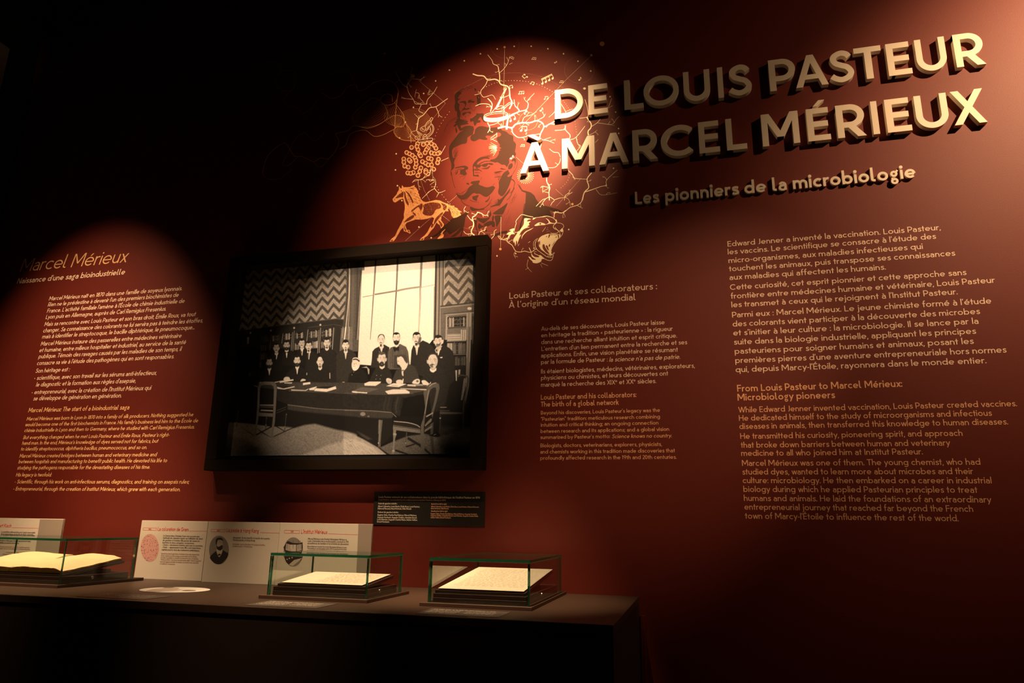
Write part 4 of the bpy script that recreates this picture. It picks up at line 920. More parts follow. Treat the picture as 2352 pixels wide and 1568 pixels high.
d.line(WV('1790,690 1830,740 1870,800 1880,860 1930,930 1950,970 2010,1020'), 1.3); d.line(WV('1820,600 1800,760 1790,900'), 1.6); d.line(WV('1700,710 1730,800 1690,860 1560,910 1420,895'), 1.0)
def family(A, B, n, w):
    A = smooth_pts(A, False, 4); B = smooth_pts(B, False, 4)
    for k in range(n):
        t = k/(n-1); d.line(A*(1-t)+B*t, w, sm=False)
family(WV('1400,840 1480,760 1560,700 1640,660'), WV('1420,895 1560,900 1700,820 1730,720'), 12, .35)
family(WV('1800,700 1840,760 1850,860 1790,930'), WV('1700,780 1700,840 1740,880 1790,900'), 10, .4)
family(WV('1790,940 1850,900 1900,930 1930,990'), WV('1795,990 1850,1020 1920,1030 1980,1030'), 10, .4)
family(WV('1840,780 1950,745 2050,760 2120,840'), WV('1900,920 1960,1000 2010,1020 2060,1020'), 20, .38)
family(WV('1740,800 1760,860 1790,900 1850,910'), WV('1860,800 1880,840 1870,880 1850,905'), 9, .35)
finish(d, 'woven_lines', M_DIMPR)
# --- horse
d = Draw(off=.0004)
H = '125,455 170,400 230,330 245,290 285,225 285,130 305,160 330,192 352,190 360,110 385,135 398,160 470,160 560,155 620,130 680,105 665,140 710,175 740,215 735,235 765,250 758,290 790,345 785,370 812,410 825,450 880,510 960,530 1080,505 1200,475 1300,490 1400,540 1480,570 1580,620 1660,620 1655,650 1750,690 1745,715 1850,775 1790,785 1830,850 1720,910 1640,925 1590,870 1580,790 1540,700 1500,690 1510,770 1485,745 1465,770 1455,735 1380,830 1340,890 1330,980 1400,1080 1390,1130 1335,1190 1300,1100 1240,1060 1220,1030 1190,1090 1150,1170 1080,1240 1000,1360 920,1410 900,1470 800,1480 830,1430 930,1350 1000,1260 1060,1140 1120,1050 1160,930 1110,900 1000,940 850,965 700,960 560,1010 480,1040 440,1100 480,1220 540,1220 575,1290 560,1310 480,1270 405,1250 395,1160 330,1220 260,1340 200,1440 150,1500 50,1510 100,1440 190,1370 250,1230 350,1050 410,920 405,830 430,700 430,600 390,440 300,470 230,520 180,540 140,510'
HP = HO(H); d.poly(HP, 0, 0, sm=False)
d.poly(HO('1390,1200 1440,1195 1370,1290 1375,1330 1320,1330'), 0, 0); d.poly(HO('1240,1440 1320,1350 1390,1320 1385,1400 1310,1435'), 0, 0)
for s in ('240,385 290,335 345,300 390,265 400,330 385,410 330,405 260,430 200,435 205,415', '412,290 440,280 470,430 525,560 510,615 450,520 420,400', '440,240 530,310 590,400 640,520 625,565 570,440 500,330',
          '650,690 740,625 860,565 872,650 830,760 780,660 720,680 650,740 595,775 600,730', '895,600 1060,540 1200,540 1290,560 1335,640 1300,690 1200,720 1140,830 1050,870 930,850 870,800 900,700',
          '1330,555 1440,590 1478,650 1430,730 1385,720 1372,620', '1200,930 1350,785 1375,820 1250,970 1165,1090 1150,1060', '400,1050 500,930 640,850 660,900 560,980 450,1022', '620,780 700,825 700,880 650,835',
          '1260,980 1310,1010 1370,1090 1340,1150 1290,1060', '1110,1060 1150,1100 1110,1160 1080,1150', '420,1090 440,1180 470,1240 425,1225', '500,1230 540,1245 550,1290 515,1260', '90,1475 135,1465 130,1495 85,1495', '840,1445 890,1430 880,1465 830,1468'):
    d.poly(HO(s), 1, 2)
rr = random.Random(4)
def inside(p, P):
    c = False
    for i in range(len(P)):
        a, b_ = P[i], P[i-1]
        if (a[1] > p[1]) != (b_[1] > p[1]) and p[0] < (b_[0]-a[0])*(p[1]-a[1])/(b_[1]-a[1])+a[0]: c = not c
    return c
for k in range(3600):
    x = rr.uniform(120, 1820); y = rr.uniform(120, 1480); p = HO(f'{x},{y}')[0]
    if not inside(p, HP): continue
    mane = (x > 480 and y < 560 and x < 830); tail = x > 1500
    ang = (-.5 if not mane else .45) if not tail else .75
    if y > 950: ang = 1.9
    elif not mane and not tail: ang = math.sin(x*.006)*1.0+1.2
    ang += rr.uniform(-.25, .25); L = rr.uniform(1.0, 3.2) if not (mane or tail) else rr.uniform(3, 6)
    q = (p[0]+L*math.cos(ang), p[1]+L*math.sin(ang))
    if inside(q, HP): d.line([p, q], .34, .12, mi=rr.choice((0, 1, 1)) if not (mane or tail) else 1, lay=3, sm=False)
for s in ('500,620 560,640 700,480', '600,600 680,560 720,500', '730,900 735,820 760,760', '840,720 850,830 930,900 1050,890', '1130,880 1200,820 1260,740 1340,700', '1340,620 1370,700 1330,760', '520,690 560,640 640,600'):
    d.line(HO(s), .9, .4, 0, 3)
d.ell(*HO('180,460')[0], 1.3, 1.0, 1, 4); d.ell(*HO('345,250')[0], 1.3, .9, 1, 4)
finish(d, 'horse_drawing', [M_ORPR, M_REDPR])
# --- cells
d = Draw(off=.0005)
cells = '395,770 530,690 515,750 540,820 660,705 745,680 840,685 910,730 945,790 755,790 730,825 700,890 285,885 350,915 415,950 470,1000 495,1065 500,1145 480,1215 575,920 600,960 840,890 910,910 985,910 1020,890 220,1030 222,1105 240,1190 320,1215 340,1050 365,1080 775,1015 840,1030 1000,1035 980,1115 640,1090 710,1125 770,1165 845,1165 605,1230 580,1310 540,1400 895,1260 310,1345 375,1355 435,1335 715,1290 715,1330 765,1365'
for i, (x, y) in enumerate(MC(cells)):
    L = (i % 3)*3; d = Draw(off=.0005)
    d.ell(x, y, 5.2, 5.4, 0, L, 18); d.ring(x, y, 4.6, 4.8, .5, 1, L+1, 16); d.ell(x+.3, y-.3, 3.6, 3.8, 4, L+1, 14); d.ell(x+.5, y-.5, 1.9, 2.1, 2, L+2, 10); d.ring(x, y, 3.4, 3.6, .35, 1, L+2, 12, a0=20+i*40, a1=220+i*40)
    finish(d, 'cell', [M_ORPR, M_CREAMPR, M_REDPR, M_DARKPR, M_MIDOR])
# --- bearded man
d = Draw(off=.0006)
for s in ('540,270 655,285 630,340 580,400 545,470 620,490 545,540 560,620 600,640 580,760 600,830 625,900 620,1000 600,1080 540,1040 520,980 515,860 470,850 450,760 440,690 465,600 455,480 445,400 480,330',
          '580,580 640,565 700,550 780,555 800,610 785,690 755,745 790,775 850,760 880,750 900,780 830,805 700,820 650,870 635,890 640,860 690,790 740,740 760,680 750,640 700,600 640,600',
          '850,590 860,530 900,515 1000,500 930,530 1060,565 1000,600 930,590 880,602', '680,920 750,890 830,880 900,865 940,900 920,935 860,905 800,910 750,960 700,985',
          '1040,160 1080,180 1100,200 1080,245 1050,225', '1110,380 1150,420 1170,480 1220,440 1225,600 1190,700 1130,620 1120,520', '1110,300 1160,360 1200,400 1220,440 1190,430 1140,370',
          '910,1080 980,1060 1100,960 1110,920 1200,925 1300,920 1320,1000 1330,1080 1390,1180 1320,1170 1270,1090 1220,1030 1150,1120 1220,1130 1210,1190 1120,1205 1090,1260 1040,1290 1020,1200 1000,1150 930,1170'):
    d.poly(BP(s), 0, 0)
d.poly(BP('520,1060 600,1080 680,1110 760,1130 860,1150 820,1190 870,1235 800,1245 720,1265 640,1275 610,1300 640,1370 760,1300 900,1285 1030,1320 980,1400 900,1410 800,1405 700,1425 600,1445 560,1360 520,1260 480,1310 530,1430 520,1500 490,1510 470,1400 480,1325 410,1300 460,1240 500,1200 430,1200 500,1150'), 0, 0, sm=False)
for s, w in (('540,262 640,200 750,140 850,105 1000,112', 1.2), ('600,235 700,185 800,145 940,160 1000,152', .9), ('570,260 640,250 710,245', 1.2), ('720,190 790,230', .8), ('820,215 870,180 930,150', .8), ('900,700 950,780 1010,850', .8), ('1020,850 1060,800 1110,700', .9),
             ('530,1030 400,1090 270,1180', 1.1), ('500,1080 400,1140 300,1210', .7), ('270,1180 210,1290 150,1410 120,1550', .7), ('250,1250 190,1330 140,1450', .5), ('640,930 660,1040 700,1110', .6), ('760,1000 780,1050', .9), ('870,960 890,1000', .7), ('880,1070 870,1110', .7),
             ('700,1105 820,1110', .8), ('470,560 560,520 640,470', .6), ('480,520 560,470 640,430', .5), ('900,640 950,655', .6), ('1160,270 1190,340 1215,430', .8), ('1110,920 1080,1000 1010,1090', .6), ('640,1400 800,1340 1000,1350', .8), ('600,1260 640,1350 620,1420', .8)):
    d.line(BP(s), w, w*.5, 0, 1)
finish(d, 'bearded_portrait', M_DARKPR)
# --- large portrait with moustache
d = Draw(off=.0007)
for f, s in ((PU, '215,1450 222,1330 210,1220 175,1120 150,980 148,850 165,730 230,620 300,520 380,420 460,320 560,260 660,225 740,205 830,195 900,195 890,260 870,340 850,385 790,410 740,440 700,480 695,560 680,610 640,648 560,660 470,690 390,730 300,770 250,830 240,900 250,1000 270,1070 320,1100 310,1160 300,1230 315,1310 290,1390 240,1440'),
             (PU, '920,300 940,220 1000,160 1080,130 1180,130 1300,160 1430,170 1560,160 1650,155 1700,190 1750,255 1820,270 1880,300 1930,350 1990,385 2060,410 2080,470 2080,560 2130,610 2160,680 2150,780 2130,880 2155,950 2150,1005 2080,1010 2010,1025 1960,1080 1950,1150 1955,1220 1920,1290 1885,1355 1850,1310 1800,1280 1740,1280 1680,1250 1600,1205 1530,1220 1470,1200 1390,1180 1400,1130 1470,1120 1540,1090 1600,1030 1650,940 1645,880 1700,860 1665,820 1720,780 1660,740 1670,680 1620,600 1580,520 1600,460 1690,420 1710,350 1640,315 1560,330 1500,370 1440,405 1380,412 1300,405 1245,430 1260,470 1300,500 1290,530 1230,538 1150,530 1070,510 1000,540 930,575 870,575 810,540 790,480 810,420 870,378 915,345'),
             (PU, '1925,1400 1930,1320 1980,1260 2030,1240 2060,1270 2055,1340 2010,1400 1950,1425'), (PU, '2030,1160 2060,1110 2110,1085 2150,1110 2155,1200 2130,1280 2110,1370 2095,1400 2120,1290 2120,1200 2090,1165 2040,1185'),
             (PU, '860,1300 880,1260 920,1200 1000,1120 1100,1060 1200,1038 1300,1050 1350,1080 1365,1112 1250,1100 1150,1120 1060,1170 1000,1220 990,1270 1060,1280 1110,1300 1080,1360 980,1370 920,1330 880,1345'),
             (PU, '1110,1300 1180,1260 1260,1240 1330,1240 1290,1320 1240,1350 1180,1345 1140,1320'), (PU, '1320,1240 1400,1230 1475,1258 1455,1290 1390,1285 1340,1270'), (PU, '1120,1400 1200,1382 1290,1365 1370,1320 1380,1340 1340,1390 1270,1415 1190,1408'),
             (PU, '310,1385 400,1350 540,1320 640,1315 710,1350 722,1400 690,1430 640,1440 650,1500 670,1568 500,1568 480,1500 510,1440 560,1420 600,1400 605,1372 500,1365 400,1382'),
             (PL, '490,0 640,0 650,50 675,90 660,140 620,160 570,150 500,100 488,50'), (PL, '340,145 355,100 400,50 430,25 410,75 380,120'),
             (PL, '868,180 895,148 960,155 1010,140 1040,165 1045,205 980,195 900,188'), (PL, '665,400 720,390 757,420 742,445 690,430'),
             (PL, '365,680 400,720 450,750 520,760 590,740 640,690 690,620 720,555 760,510 840,455 870,430 805,405 800,375 850,345 950,330 1060,320 1070,360 1035,425 1080,460 1150,485 1200,505 1280,525 1380,508 1460,480 1530,525 1520,560 1470,640 1420,700 1370,750 1300,800 1220,800 1160,770 1100,730 1040,712 980,715 930,695 880,700 820,740 760,800 700,850 620,888 540,892 470,860 410,800 375,740'),
             (PL, '850,800 930,780 1030,750 1030,800 990,860 990,928 920,910 865,880'), (PL, '775,1105 850,1120 930,1155 1050,1170 1150,1155 1212,1180 1150,1200 1000,1212 880,1232 820,1210 785,1160'),
             (PL, '1240,960 1240,938 1300,900 1345,850 1365,780 1372,830 1330,920 1270,968'),
             (PL, '1930,10 1870,30 1780,100 1730,180 1690,270 1650,340 1640,420 1650,520 1622,640 1640,720 1700,780 1760,780 1820,720 1880,620 1950,480 2000,340 2030,230 2052,140 2000,180 1930,212 1898,180 1970,110 1940,60'),
             (PL, '1985,540 1975,620 1930,710 1850,800 1760,930 1680,1055 1640,1072 1520,1090 1410,1120 1400,1100 1500,1050 1600,1010 1620,960 1608,868 1650,900 1740,840 1830,740 1930,620'),
             (PL, '1900,990 1880,1080 1820,1200 1750,1335 1700,1340 1560,1340 1480,1322 1468,1300 1560,1230 1680,1150 1800,1070'), (PL, '1530,1390 1600,1375 1720,1390 1700,1460 1640,1568 1580,1568 1550,1480'), (PL, '1370,1230 1400,1260 1420,1340 1390,1400 1340,1422 1350,1330'),
             (PS, '740,308 800,320 880,325 980,308 950,350 900,390 868,412 800,380 758,350'), (PS, '870,440 930,390 1000,370 1060,380 1075,440 1060,478 1020,470 1010,440 960,462 900,466'), (PS, '765,470 790,410 830,450 890,468 830,490 790,522'),
             (PS, '700,340 750,350 745,420 742,480 760,540 776,622 765,622 735,520 715,440'), (PS, '1070,280 1195,275 1180,330 1140,420 1100,472 1085,380'), (PS, '1040,270 1058,310 1040,372 1020,350 1025,300'),
             (PS, '1040,672 1080,612 1150,572 1230,555 1290,548 1290,585 1200,600 1100,640')):
    d.poly(f(s), 0, 0)
d.poly(HO('2058,713 1990,760 1946,790 1830,850 1720,910 1620,930 1550,980 1500,1050 1420,1100 1330,1190 1250,1290 1150,1360 1060,1390 990,1405 1100,1408 1220,1372 1320,1292 1440,1195 1420,1250 1370,1320 1480,1260 1530,1322 1570,1320 1700,1250 1820,1150 1760,1220 1700,1290 1600,1370 1560,1402 1680,1382 1780,1300 1850,1230 1830,1300 1800,1380 1840,1385 1870,1270 1900,1150 1925,1000 1940,900 2000,820'), 0, 0, sm=False)
d.poly(S4('1615,108 1640,135 1665,178 1760,205 1800,240 1825,290 1850,320 1900,350 2000,375 2080,400 2128,435 2060,430 1970,405 2002,478 1900,475 1800,490 1720,490 1680,500 1660,545 1650,610 1625,650 1640,560 1665,490 1680,400 1700,320 1705,210 1660,190 1632,150'), 0, 0, sm=False)
d.ell(*PS('912,543')[0], 2.3, 2.3, 0, 1)
for f, s, w, w1 in ((PU, '868,1330 885,1450 888,1568', 2.2, 2.0), (PL, '868,-20 880,60 890,170', 2.2, 2.4), (PU, '205,1430 205,1500 215,1600', .9, 1.2), (PL, '215,60 245,230 275,380 330,545', 1.2, .9), (PU, '1050,1270 1150,1212 1260,1180 1410,1172', 2.0, 1.2),
                    (PU, '1930,1170 1960,1080 2020,1035 2100,1020 2160,1060 2185,1150 2198,1280 2170,1380 2120,1460 2060,1568', .9, .9), (PU, '960,1370 1040,1430 1140,1485', 1.6, .8), (PU, '330,1530 380,1460 450,1420 540,1400', .9, .9),
                    (PL, '505,885 555,970 640,1040 760,1082', 1.2, .8), (PL, '1150,1170 1260,1110 1350,1010 1440,870', 1.0, .6), (PL, '1200,1150 1330,1060 1420,970', .6, .5), (PL, '2010,280 2080,310 2120,380 2110,450 2060,620 1970,700', 2.2, .7), (PL, '2110,540 2030,700 1960,830 1880,910', 1.3, .8),
                    (PL, '780,900 860,945 1040,965', 1.2, .4), (PL, '1480,560 1400,650 1320,740', .6, .6), (PL, '410,690 500,720 600,700', .7, .5), (PL, '520,690 620,640 700,560', .9, .4), (PL, '1460,460 1510,420 1540,390', .6, .3), (PL, '1100,210 1120,260 1090,300', .5, .4), (PL, '430,130 560,140 600,190', .5, .5),
                    (PL, '470,215 560,185 640,150', .5, .5), (PL, '570,290 640,190 690,100', .5, .4), (PL, '1650,1060 1700,1110', .9, .5), (PL, '925,1245 1000,1310 1170,1415', 1.6, .5), (PL, '720,850 640,910 580,935', .5, .4),
                    (PL, '2200,430 2270,480 2310,580 2360,640', .7, 2.2), (PS, '870,540 872,612', .9, .9), (PS, '1610,60 1585,150 1590,290', 1.2, .6), (PU, '220,600 260,510 350,400', .5, .5), (PU, '320,560 200,640 160,760', .4, .4)):
    d.line(f(s), w, w1, 0, 1)
hr = random.Random(11)
for (f, x0, y0, x1, y1, dx, dy, n, w) in ((PU, 260, 900, 380, 1150, 110, -170, 12, .45), (PU, 890, 1390, 930, 1540, 200, 12, 7, .45), (PU, 1500, 1500, 1560, 1560, 240, -40, 4, .5), (PL, 1510, 60, 1560, 230, 200, -18, 7, .5), (PU, 1640, 1340, 1720, 1420, 160, 25, 5, .4),
                                          (PL, 1580, 240, 1640, 340, 90, -90, 6, .4), (PS, 1180, 200, 1330, 520, 60, -130, 14, .35), (PS, 900, 120, 1000, 270, 18, -70, 9, .45), (PL, 1480, 920, 1560, 1040, 170, -110, 6, .45), (PU, 270, 1020, 330, 1160, 110, -200, 9, .4), (PL, 2010, 700, 2200, 900, -90, 190, 10, .35),
                                          (HO, 1150, 1300, 1500, 1400, 160, -90, 14, .4), (PS, 1090, 640, 1290, 700, 120, -20, 6, .35), (PU, 1200, 1010, 1300, 1080, 200, -30, 6, .5), (PL, 700, 1240, 800, 1300, -40, 90, 5, .4)):
    for k in range(n):
        x = hr.uniform(x0, x1); y = hr.uniform(y0, y1); q = hr.uniform(.6, 1.1)
        d.line(f(f'{x},{y} {x+dx*q*.5+hr.uniform(-6,6)},{y+dy*q*.5+hr.uniform(-6,6)} {x+dx*q},{y+dy*q}'), w, w*.5, 0, 1)
finish(d, 'moustached_portrait', M_DARKPR)
# --- snarling animal head
d = Draw(off=.0009)
for s in ('850,165 1000,138 1150,150 1270,140 1200,165 1060,175 960,190 890,235 855,235 880,200', '620,205 700,203 760,212 805,232 740,240 690,295 800,290 745,350 765,395 700,440 775,460 700,475 600,520 540,580 500,640 480,700 530,668 475,780 430,900 405,965 410,880 385,850 362,1003 340,900 325,865 312,915 300,830 330,760 400,660 430,600 520,500 590,400 612,320',
          '325,495 250,510 185,550 240,572 150,620 105,675 165,680 130,800 195,735 240,670 300,660 355,655 315,620 300,570 325,545', '540,805 548,720 590,650 660,580 760,530 885,475 800,535 700,585 620,655 570,720',
          '910,410 960,370 1020,330 1090,325 1170,345 1230,375 1180,398 1080,402 960,425', '1235,200 1320,250 1370,315 1450,345 1380,360 1290,372 1180,408 1300,350 1318,310 1290,255',
          '1705,490 1738,560 1700,600 1655,568', '820,1180 850,1260 930,1320 1040,1322 1050,1300 1045,1270 1095,1270 1150,1320 1205,1368 1120,1382 1100,1450 980,1500 870,1482 850,1440 785,1380 738,1305 800,1330 850,1388 960,1395 890,1350 830,1290'):
    d.poly(BE(s), 0, 0)
d.poly(BE('1120,712 1230,668 1300,648 1360,655 1420,650 1500,652 1600,660 1665,665 1660,720 1600,790 1540,860 1470,960 1420,1050 1390,1150 1400,1230 1440,1262 1380,1275 1320,1255 1270,1235 1190,1170 1110,1110 1060,1050 1020,960 1005,860 1050,770'), 0, 0, sm=False)
for s, w in (('330,580 350,460 385,350 375,290 440,200 520,112 580,100 680,125 780,150 870,162', .9), ('1150,155 1270,140 1380,165 1440,190 1510,250 1550,330', 1.1), ('330,600 380,612 440,595', 1.0), ('1555,338 1650,345 1730,380 1755,440 1720,495 1650,552 1620,578 1570,545 1500,455', .9),
             ('1530,350 1470,400 1455,460 1500,510 1560,530 1605,570', 1.2), ('1500,350 1400,350', 1.6), ('1530,240 1548,310 1510,350', 2.4), ('1720,500 1738,570 1720,650 1680,720 1610,795', .9), ('1370,625 1450,640 1560,630 1620,580 1650,650', .9),
             ('950,880 930,980 980,1100 1080,1180 1180,1250 1270,1310 1380,1330 1450,1308 1448,1265', 1.1), ('1010,780 940,890 935,980', .9), ('890,1025 880,930 915,850 980,790', .7), ('1200,1370 1290,1410 1380,1422 1430,1370 1440,1325', 1.0), ('1410,1245 1492,1185 1440,1272', .7),
             ('905,1190 930,1230 1000,1260 1050,1290', 1.2), ('755,1050 790,1120 820,1190', 1.6), ('1135,590 1180,540 1235,460', .7), ('730,910 790,870', .7), ('440,1000 465,940', .8), ('1390,1250 1345,1180 1300,1040 1280,940', 1.4), ('1400,1180 1380,1060 1440,930 1540,820', 1.1), ('1280,1290 1390,1290', .9), ('130,830 200,760', .8)):
    d.line(BE(s), w, None, 0, 1)
for s in ('1150,960 1195,958 1230,1050 1290,1140 1345,1240 1260,1200 1180,1120 1145,1040', '1240,985 1290,1000 1315,1080 1330,1135 1280,1100 1250,1040', '1320,990 1358,935 1362,1010 1330,1022', '1325,680 1368,668 1350,725 1310,780', '1585,700 1620,695 1605,805 1588,740', '1235,740 1278,705 1262,742',
          '1010,900 1040,870 1040,990 1005,1000', '1060,850 1045,900 1060,980 1075,900', '1045,1020 1080,1060 1060,1080 1030,1040', '1210,1180 1240,1240 1200,1250', '1520,745 1560,730 1535,765', '1430,970 1500,860 1480,920 1420,1000'): d.poly(BE(s), 1, 3)
for x in (1395, 1435, 1485, 1530, 1575, 1610): d.ell(*BE(f'{x},678')[0], .9, 1.7, 1, 3, 8)
d.ell(*BE('1080,362')[0], 2.1, 2.0, 1, 3)
for x, y in ((1270, 530), (1300, 530), (1275, 595), (1310, 580), (1350, 575), (1290, 480)): d.ell(*BE(f'{x},{y}')[0], .5, .5, 0, 1, 6)
finish(d, 'snarling_animal_head', [M_CREAMPR, M_REDPR])
# --- nerve branches
d = Draw(off=.0011)
NER = [(WH, '885,430 930,445 985,450 1020,485 1080,478 1115,490 1140,525 1195,540 1215,570 1220,640 1240,690 1215,745', 2.0, 2.4), (WH, '1020,258 1060,310 1070,340 1110,360 1120,400 1128,450 1128,495', .9, 1.7), (WH, '1128,420 1170,380 1205,320 1190,280', .8, .5), (WH, '1205,320 1220,270', .5, .4), (WH, '1215,345 1243,330', .6, .3),
       (WH, '1020,485 1000,530 960,580 955,605 900,620', 1.2, .6), (WH, '955,605 985,640 1060,620 1090,660', .8, .5), (WH, '1020,650 1060,700 1045,770', 1.6, 1.8), (WH, '910,720 960,700 1030,705 1060,740', .8, 1.2), (WH, '1240,690 1200,715 1150,760 1090,770', 1.1, .8), (WH, '1130,640 1170,640 1215,620', 1.0, .8),
       (WH, '1190,930 1200,850 1225,805 1300,770 1290,740 1265,715 1258,660', 3.6, 1.0), (WH, '1300,770 1370,750 1385,700 1378,672 1440,605', 1.8, .7), (WH, '1378,672 1408,655', .5, .3), (WH, '1110,920 1140,912 1180,905 1240,915 1270,885 1330,870 1400,870 1460,852 1510,870 1525,910 1500,960 1488,1010 1500,1060 1490,1100', 3.2, 1.6),
       (WH, '1525,910 1580,880 1625,855', 1.8, 1.6), (WH, '1240,915 1245,960 1290,1000 1340,1000 1400,985 1490,970', 1.8, .8), (WH, '1490,1020 1560,1030 1620,1055', 1.2, .5), (WH, '1530,1020 1590,1000', .6, .4), (WH, '1330,870 1350,820 1410,800 1460,770', 1.0, .5), (WH, '1460,852 1520,820 1540,790', 1.2, .6),
       (WH, '1020,870 1040,920 1020,960', 1.6, 1.0), (WH, '1030,895 1090,880 1140,850', 1.0, .6), (CA, '455,655 440,650', .5, .5), (CA, '455,760 430,790 395,820', 1.0, .5),
       (CA, '720,660 740,730 748,800 735,820 670,830', 1.0, .6), (CA, '735,820 775,880 770,920 748,945 750,985', 2.0, 2.2), (CA, '770,910 830,870 860,835', 1.0, .7), (CA, '830,870 960,885 1000,840 1030,810', .6, .4), (CA, '830,870 900,880 985,895', .5, .3), (CA, '960,650 935,720 915,745 970,715', .6, .4),
       (CA, '545,895 545,935 585,980 580,1020', 1.4, 1.2), (CA, '450,940 510,935 545,930', 1.0, 1.0), (CA, '450,885 400,880 370,910', 1.8, 1.4), (CA, '585,1025 640,1000 720,900', 1.0, .6), (CA, '640,1000 655,1060 680,1080 640,1130', 1.0, .5), (CA, '500,1190 490,1230 450,1270 390,1275', 1.2, .8), (CA, '400,1105 440,1135 480,1140 500,1180', .8, 1.0),
       (CA, '500,800 500,670', .4, .4), (CA, '505,700 545,770 540,800', .9, .7), (CA, '545,770 610,745', .6, .3), (CA, '810,1050 840,1020', .5, .4), (CA, '760,980 800,960 830,935', .7, .4),
       (CA, '375,1365 375,1400 400,1440 395,1500 400,1568', .9, 1.6), (CA, '395,1455 340,1440 320,1455', .8, .5), (CA, '395,1500 350,1490', .7, .4), (CA, '570,1300 610,1340 625,1370 740,1378', .9, .6), (CA, '780,1320 738,1378 755,1450 715,1495 695,1568', 1.4, 2.0),
       (CA, '715,1495 790,1470 860,1445 910,1430 915,1385 1010,1295', 1.6, .6), (CA, '820,1470 870,1520 1010,1500', .6, .4), (CA, '970,1360 1025,1355', .5, .3), (CA, '535,1568 545,1520 605,1500', .7, .4),
       (S4, '1940,45 1945,100 1975,150 1965,200 1965,250 1930,275 1890,290 1820,362', 1.3, .7), (S4, '1965,250 2025,290 2000,320 1985,352', 1.0, .6), (S4, '2025,290 2080,270 2145,258 2230,200', .8, .4), (S4, '1930,275 1895,320 1905,355', .9, .5), (S4, '1975,150 1910,140 1870,150', .7, .4), (S4, '1960,160 1900,190', .7, .4),
       (S4, '2352,230 2330,310 2280,350 2200,375 2130,430 2070,430 2030,425 2020,490', 1.3, .9), (S4, '2280,350 2345,385', .9, .5), (S4, '2145,258 2190,290 2205,360', .6, .4), (S4, '2130,430 2150,485', .6, .4),        (S4, '1495,715 1495,760 1550,800 1590,865 1650,875 1690,865 1760,880 1800,850 1830,840', 1.2, 1.0), (S4, '1400,690 1450,740 1495,725', .7, .7), (S4, '1730,960 1720,1040 1770,1100', .6, .4), (S4, '1735,1050 1700,1075', .5, .3), (S4, '1870,1010 1890,1050', .5, .3), (S4, '1880,1000 1955,1030', .7, .4), (S4, '1590,865 1570,900 1590,945', .6, .4),
       (WH, '345,370 325,440 330,480 295,530 310,600 350,660 370,700 420,705 400,760 440,785', .6, 1.0), (WH, '190,400 215,460 250,520 300,555', .5, .8), (WH, '330,475 400,480 425,495', .6, .4), (WH, '565,545 530,605 480,660 470,705', .6, 1.2), (WH, '660,652 620,680 555,725 500,735 470,765 440,800 400,830 390,880 380,940', .9, 2.0),
       (WH, '555,730 580,790 575,822', 1.2, .5), (WH, '420,705 470,700', 1.0, .8), (WH, '350,660 300,655 240,648', .8, .4), (WH, '370,600 400,605 410,650 440,680', .6, .6), (WH, '380,570 370,600 365,640', .5, .4), (WH, '400,830 360,790', .9, .5), (WH, '500,570 480,620 530,600', .5, .5),
       (WH, '525,1290 520,1330 550,1400 540,1460 500,1485 430,1552', 1.3, .7), (WH, '540,1460 580,1500 640,1478', 1.2, .4), (WH, '580,1500 558,1542', .8, .5), (WH, '545,1390 490,1380 465,1390', .8, .5), (WH, '540,1400 500,1430', .8, .5), (WH, '500,1290 500,1330 440,1370 350,1400', 1.0, .5), (WH, '395,1380 395,1430 420,1450', .7, .4),
       (WH, '640,1078 600,1150', .7, .8), (WH, '668,1185 600,1215', .5, .8), (WH, '380,940 330,960 330,1050', .8, .6), (MC, '860,1300 870,1400 920,1490 940,1568', 1.4, 1.6), (MC, '730,1500 780,1495 820,1530 900,1490', .8, .9), (MC, '410,1560 480,1495 560,1500 640,1480 710,1400', .8, 1.0), (MC, '820,740 820,960 870,1080 830,1210 830,1300 780,1340', .5, 1.0),
       (PS, '765,210 740,250 710,280 675,300 670,340 690,420 680,480 650,540 655,590 705,628', 1.7, 2.2), (PS, '765,215 830,235 880,270 940,270 950,290', 1.6, .6), (PS, '575,270 620,330 670,375', .8, 1.2), (PS, '545,110 515,160 522,215', .8, .6), (PS, '510,555 560,605 660,600', .7, 1.0), (PS, '780,620 800,570 850,545 890,545 905,515', 1.0, .6), (PS, '830,540 820,515', .6, .4),
       (PS, '1010,690 1060,630 1060,560 1100,525', .9, .6), (PS, '1125,640 1170,700 1230,700 1290,680', .8, .9), (PS, '2140,300 2140,260 2160,210 2230,225 2290,225 2352,180', .9, 1.5)]
for i, (f, s, w0, w1) in enumerate(NER):
    d = Draw(off=.0011+(i % 5)*.00004); P_ = f(s); d.line(P_, w0*1.15, w1*1.15, 0, 0)
    rt = random.Random(i*7+1); Q = smooth_pts(P_, False, 3) if len(P_) > 2 else []
    for k in range(4, len(Q)-2, 4):                         # fine side twigs
        if rt.random() < .35: continue
        v = Q[k+1]-Q[k]; a0 = math.atan2(v[1], v[0])+rt.choice((-1, 1))*rt.uniform(.6, 1.2); p = np.array(Q[k]); pts = [p]; L = rt.uniform(2.5, 5)
        for q in range(3): a0 += rt.uniform(-.5, .5); p = p+L*np.array([math.cos(a0), math.sin(a0)]); pts.append(p)
        d.line(pts, .75, .3, 0, 0)
        b0 = a0+rt.choice((-1, 1))*.8; d.line([pts[2], pts[2]+L*np.array([math.cos(b0), math.sin(b0)])], .5, .25, 0, 0, sm=False)
    finish(d, 'nerve_branch', M_CREAMPR)
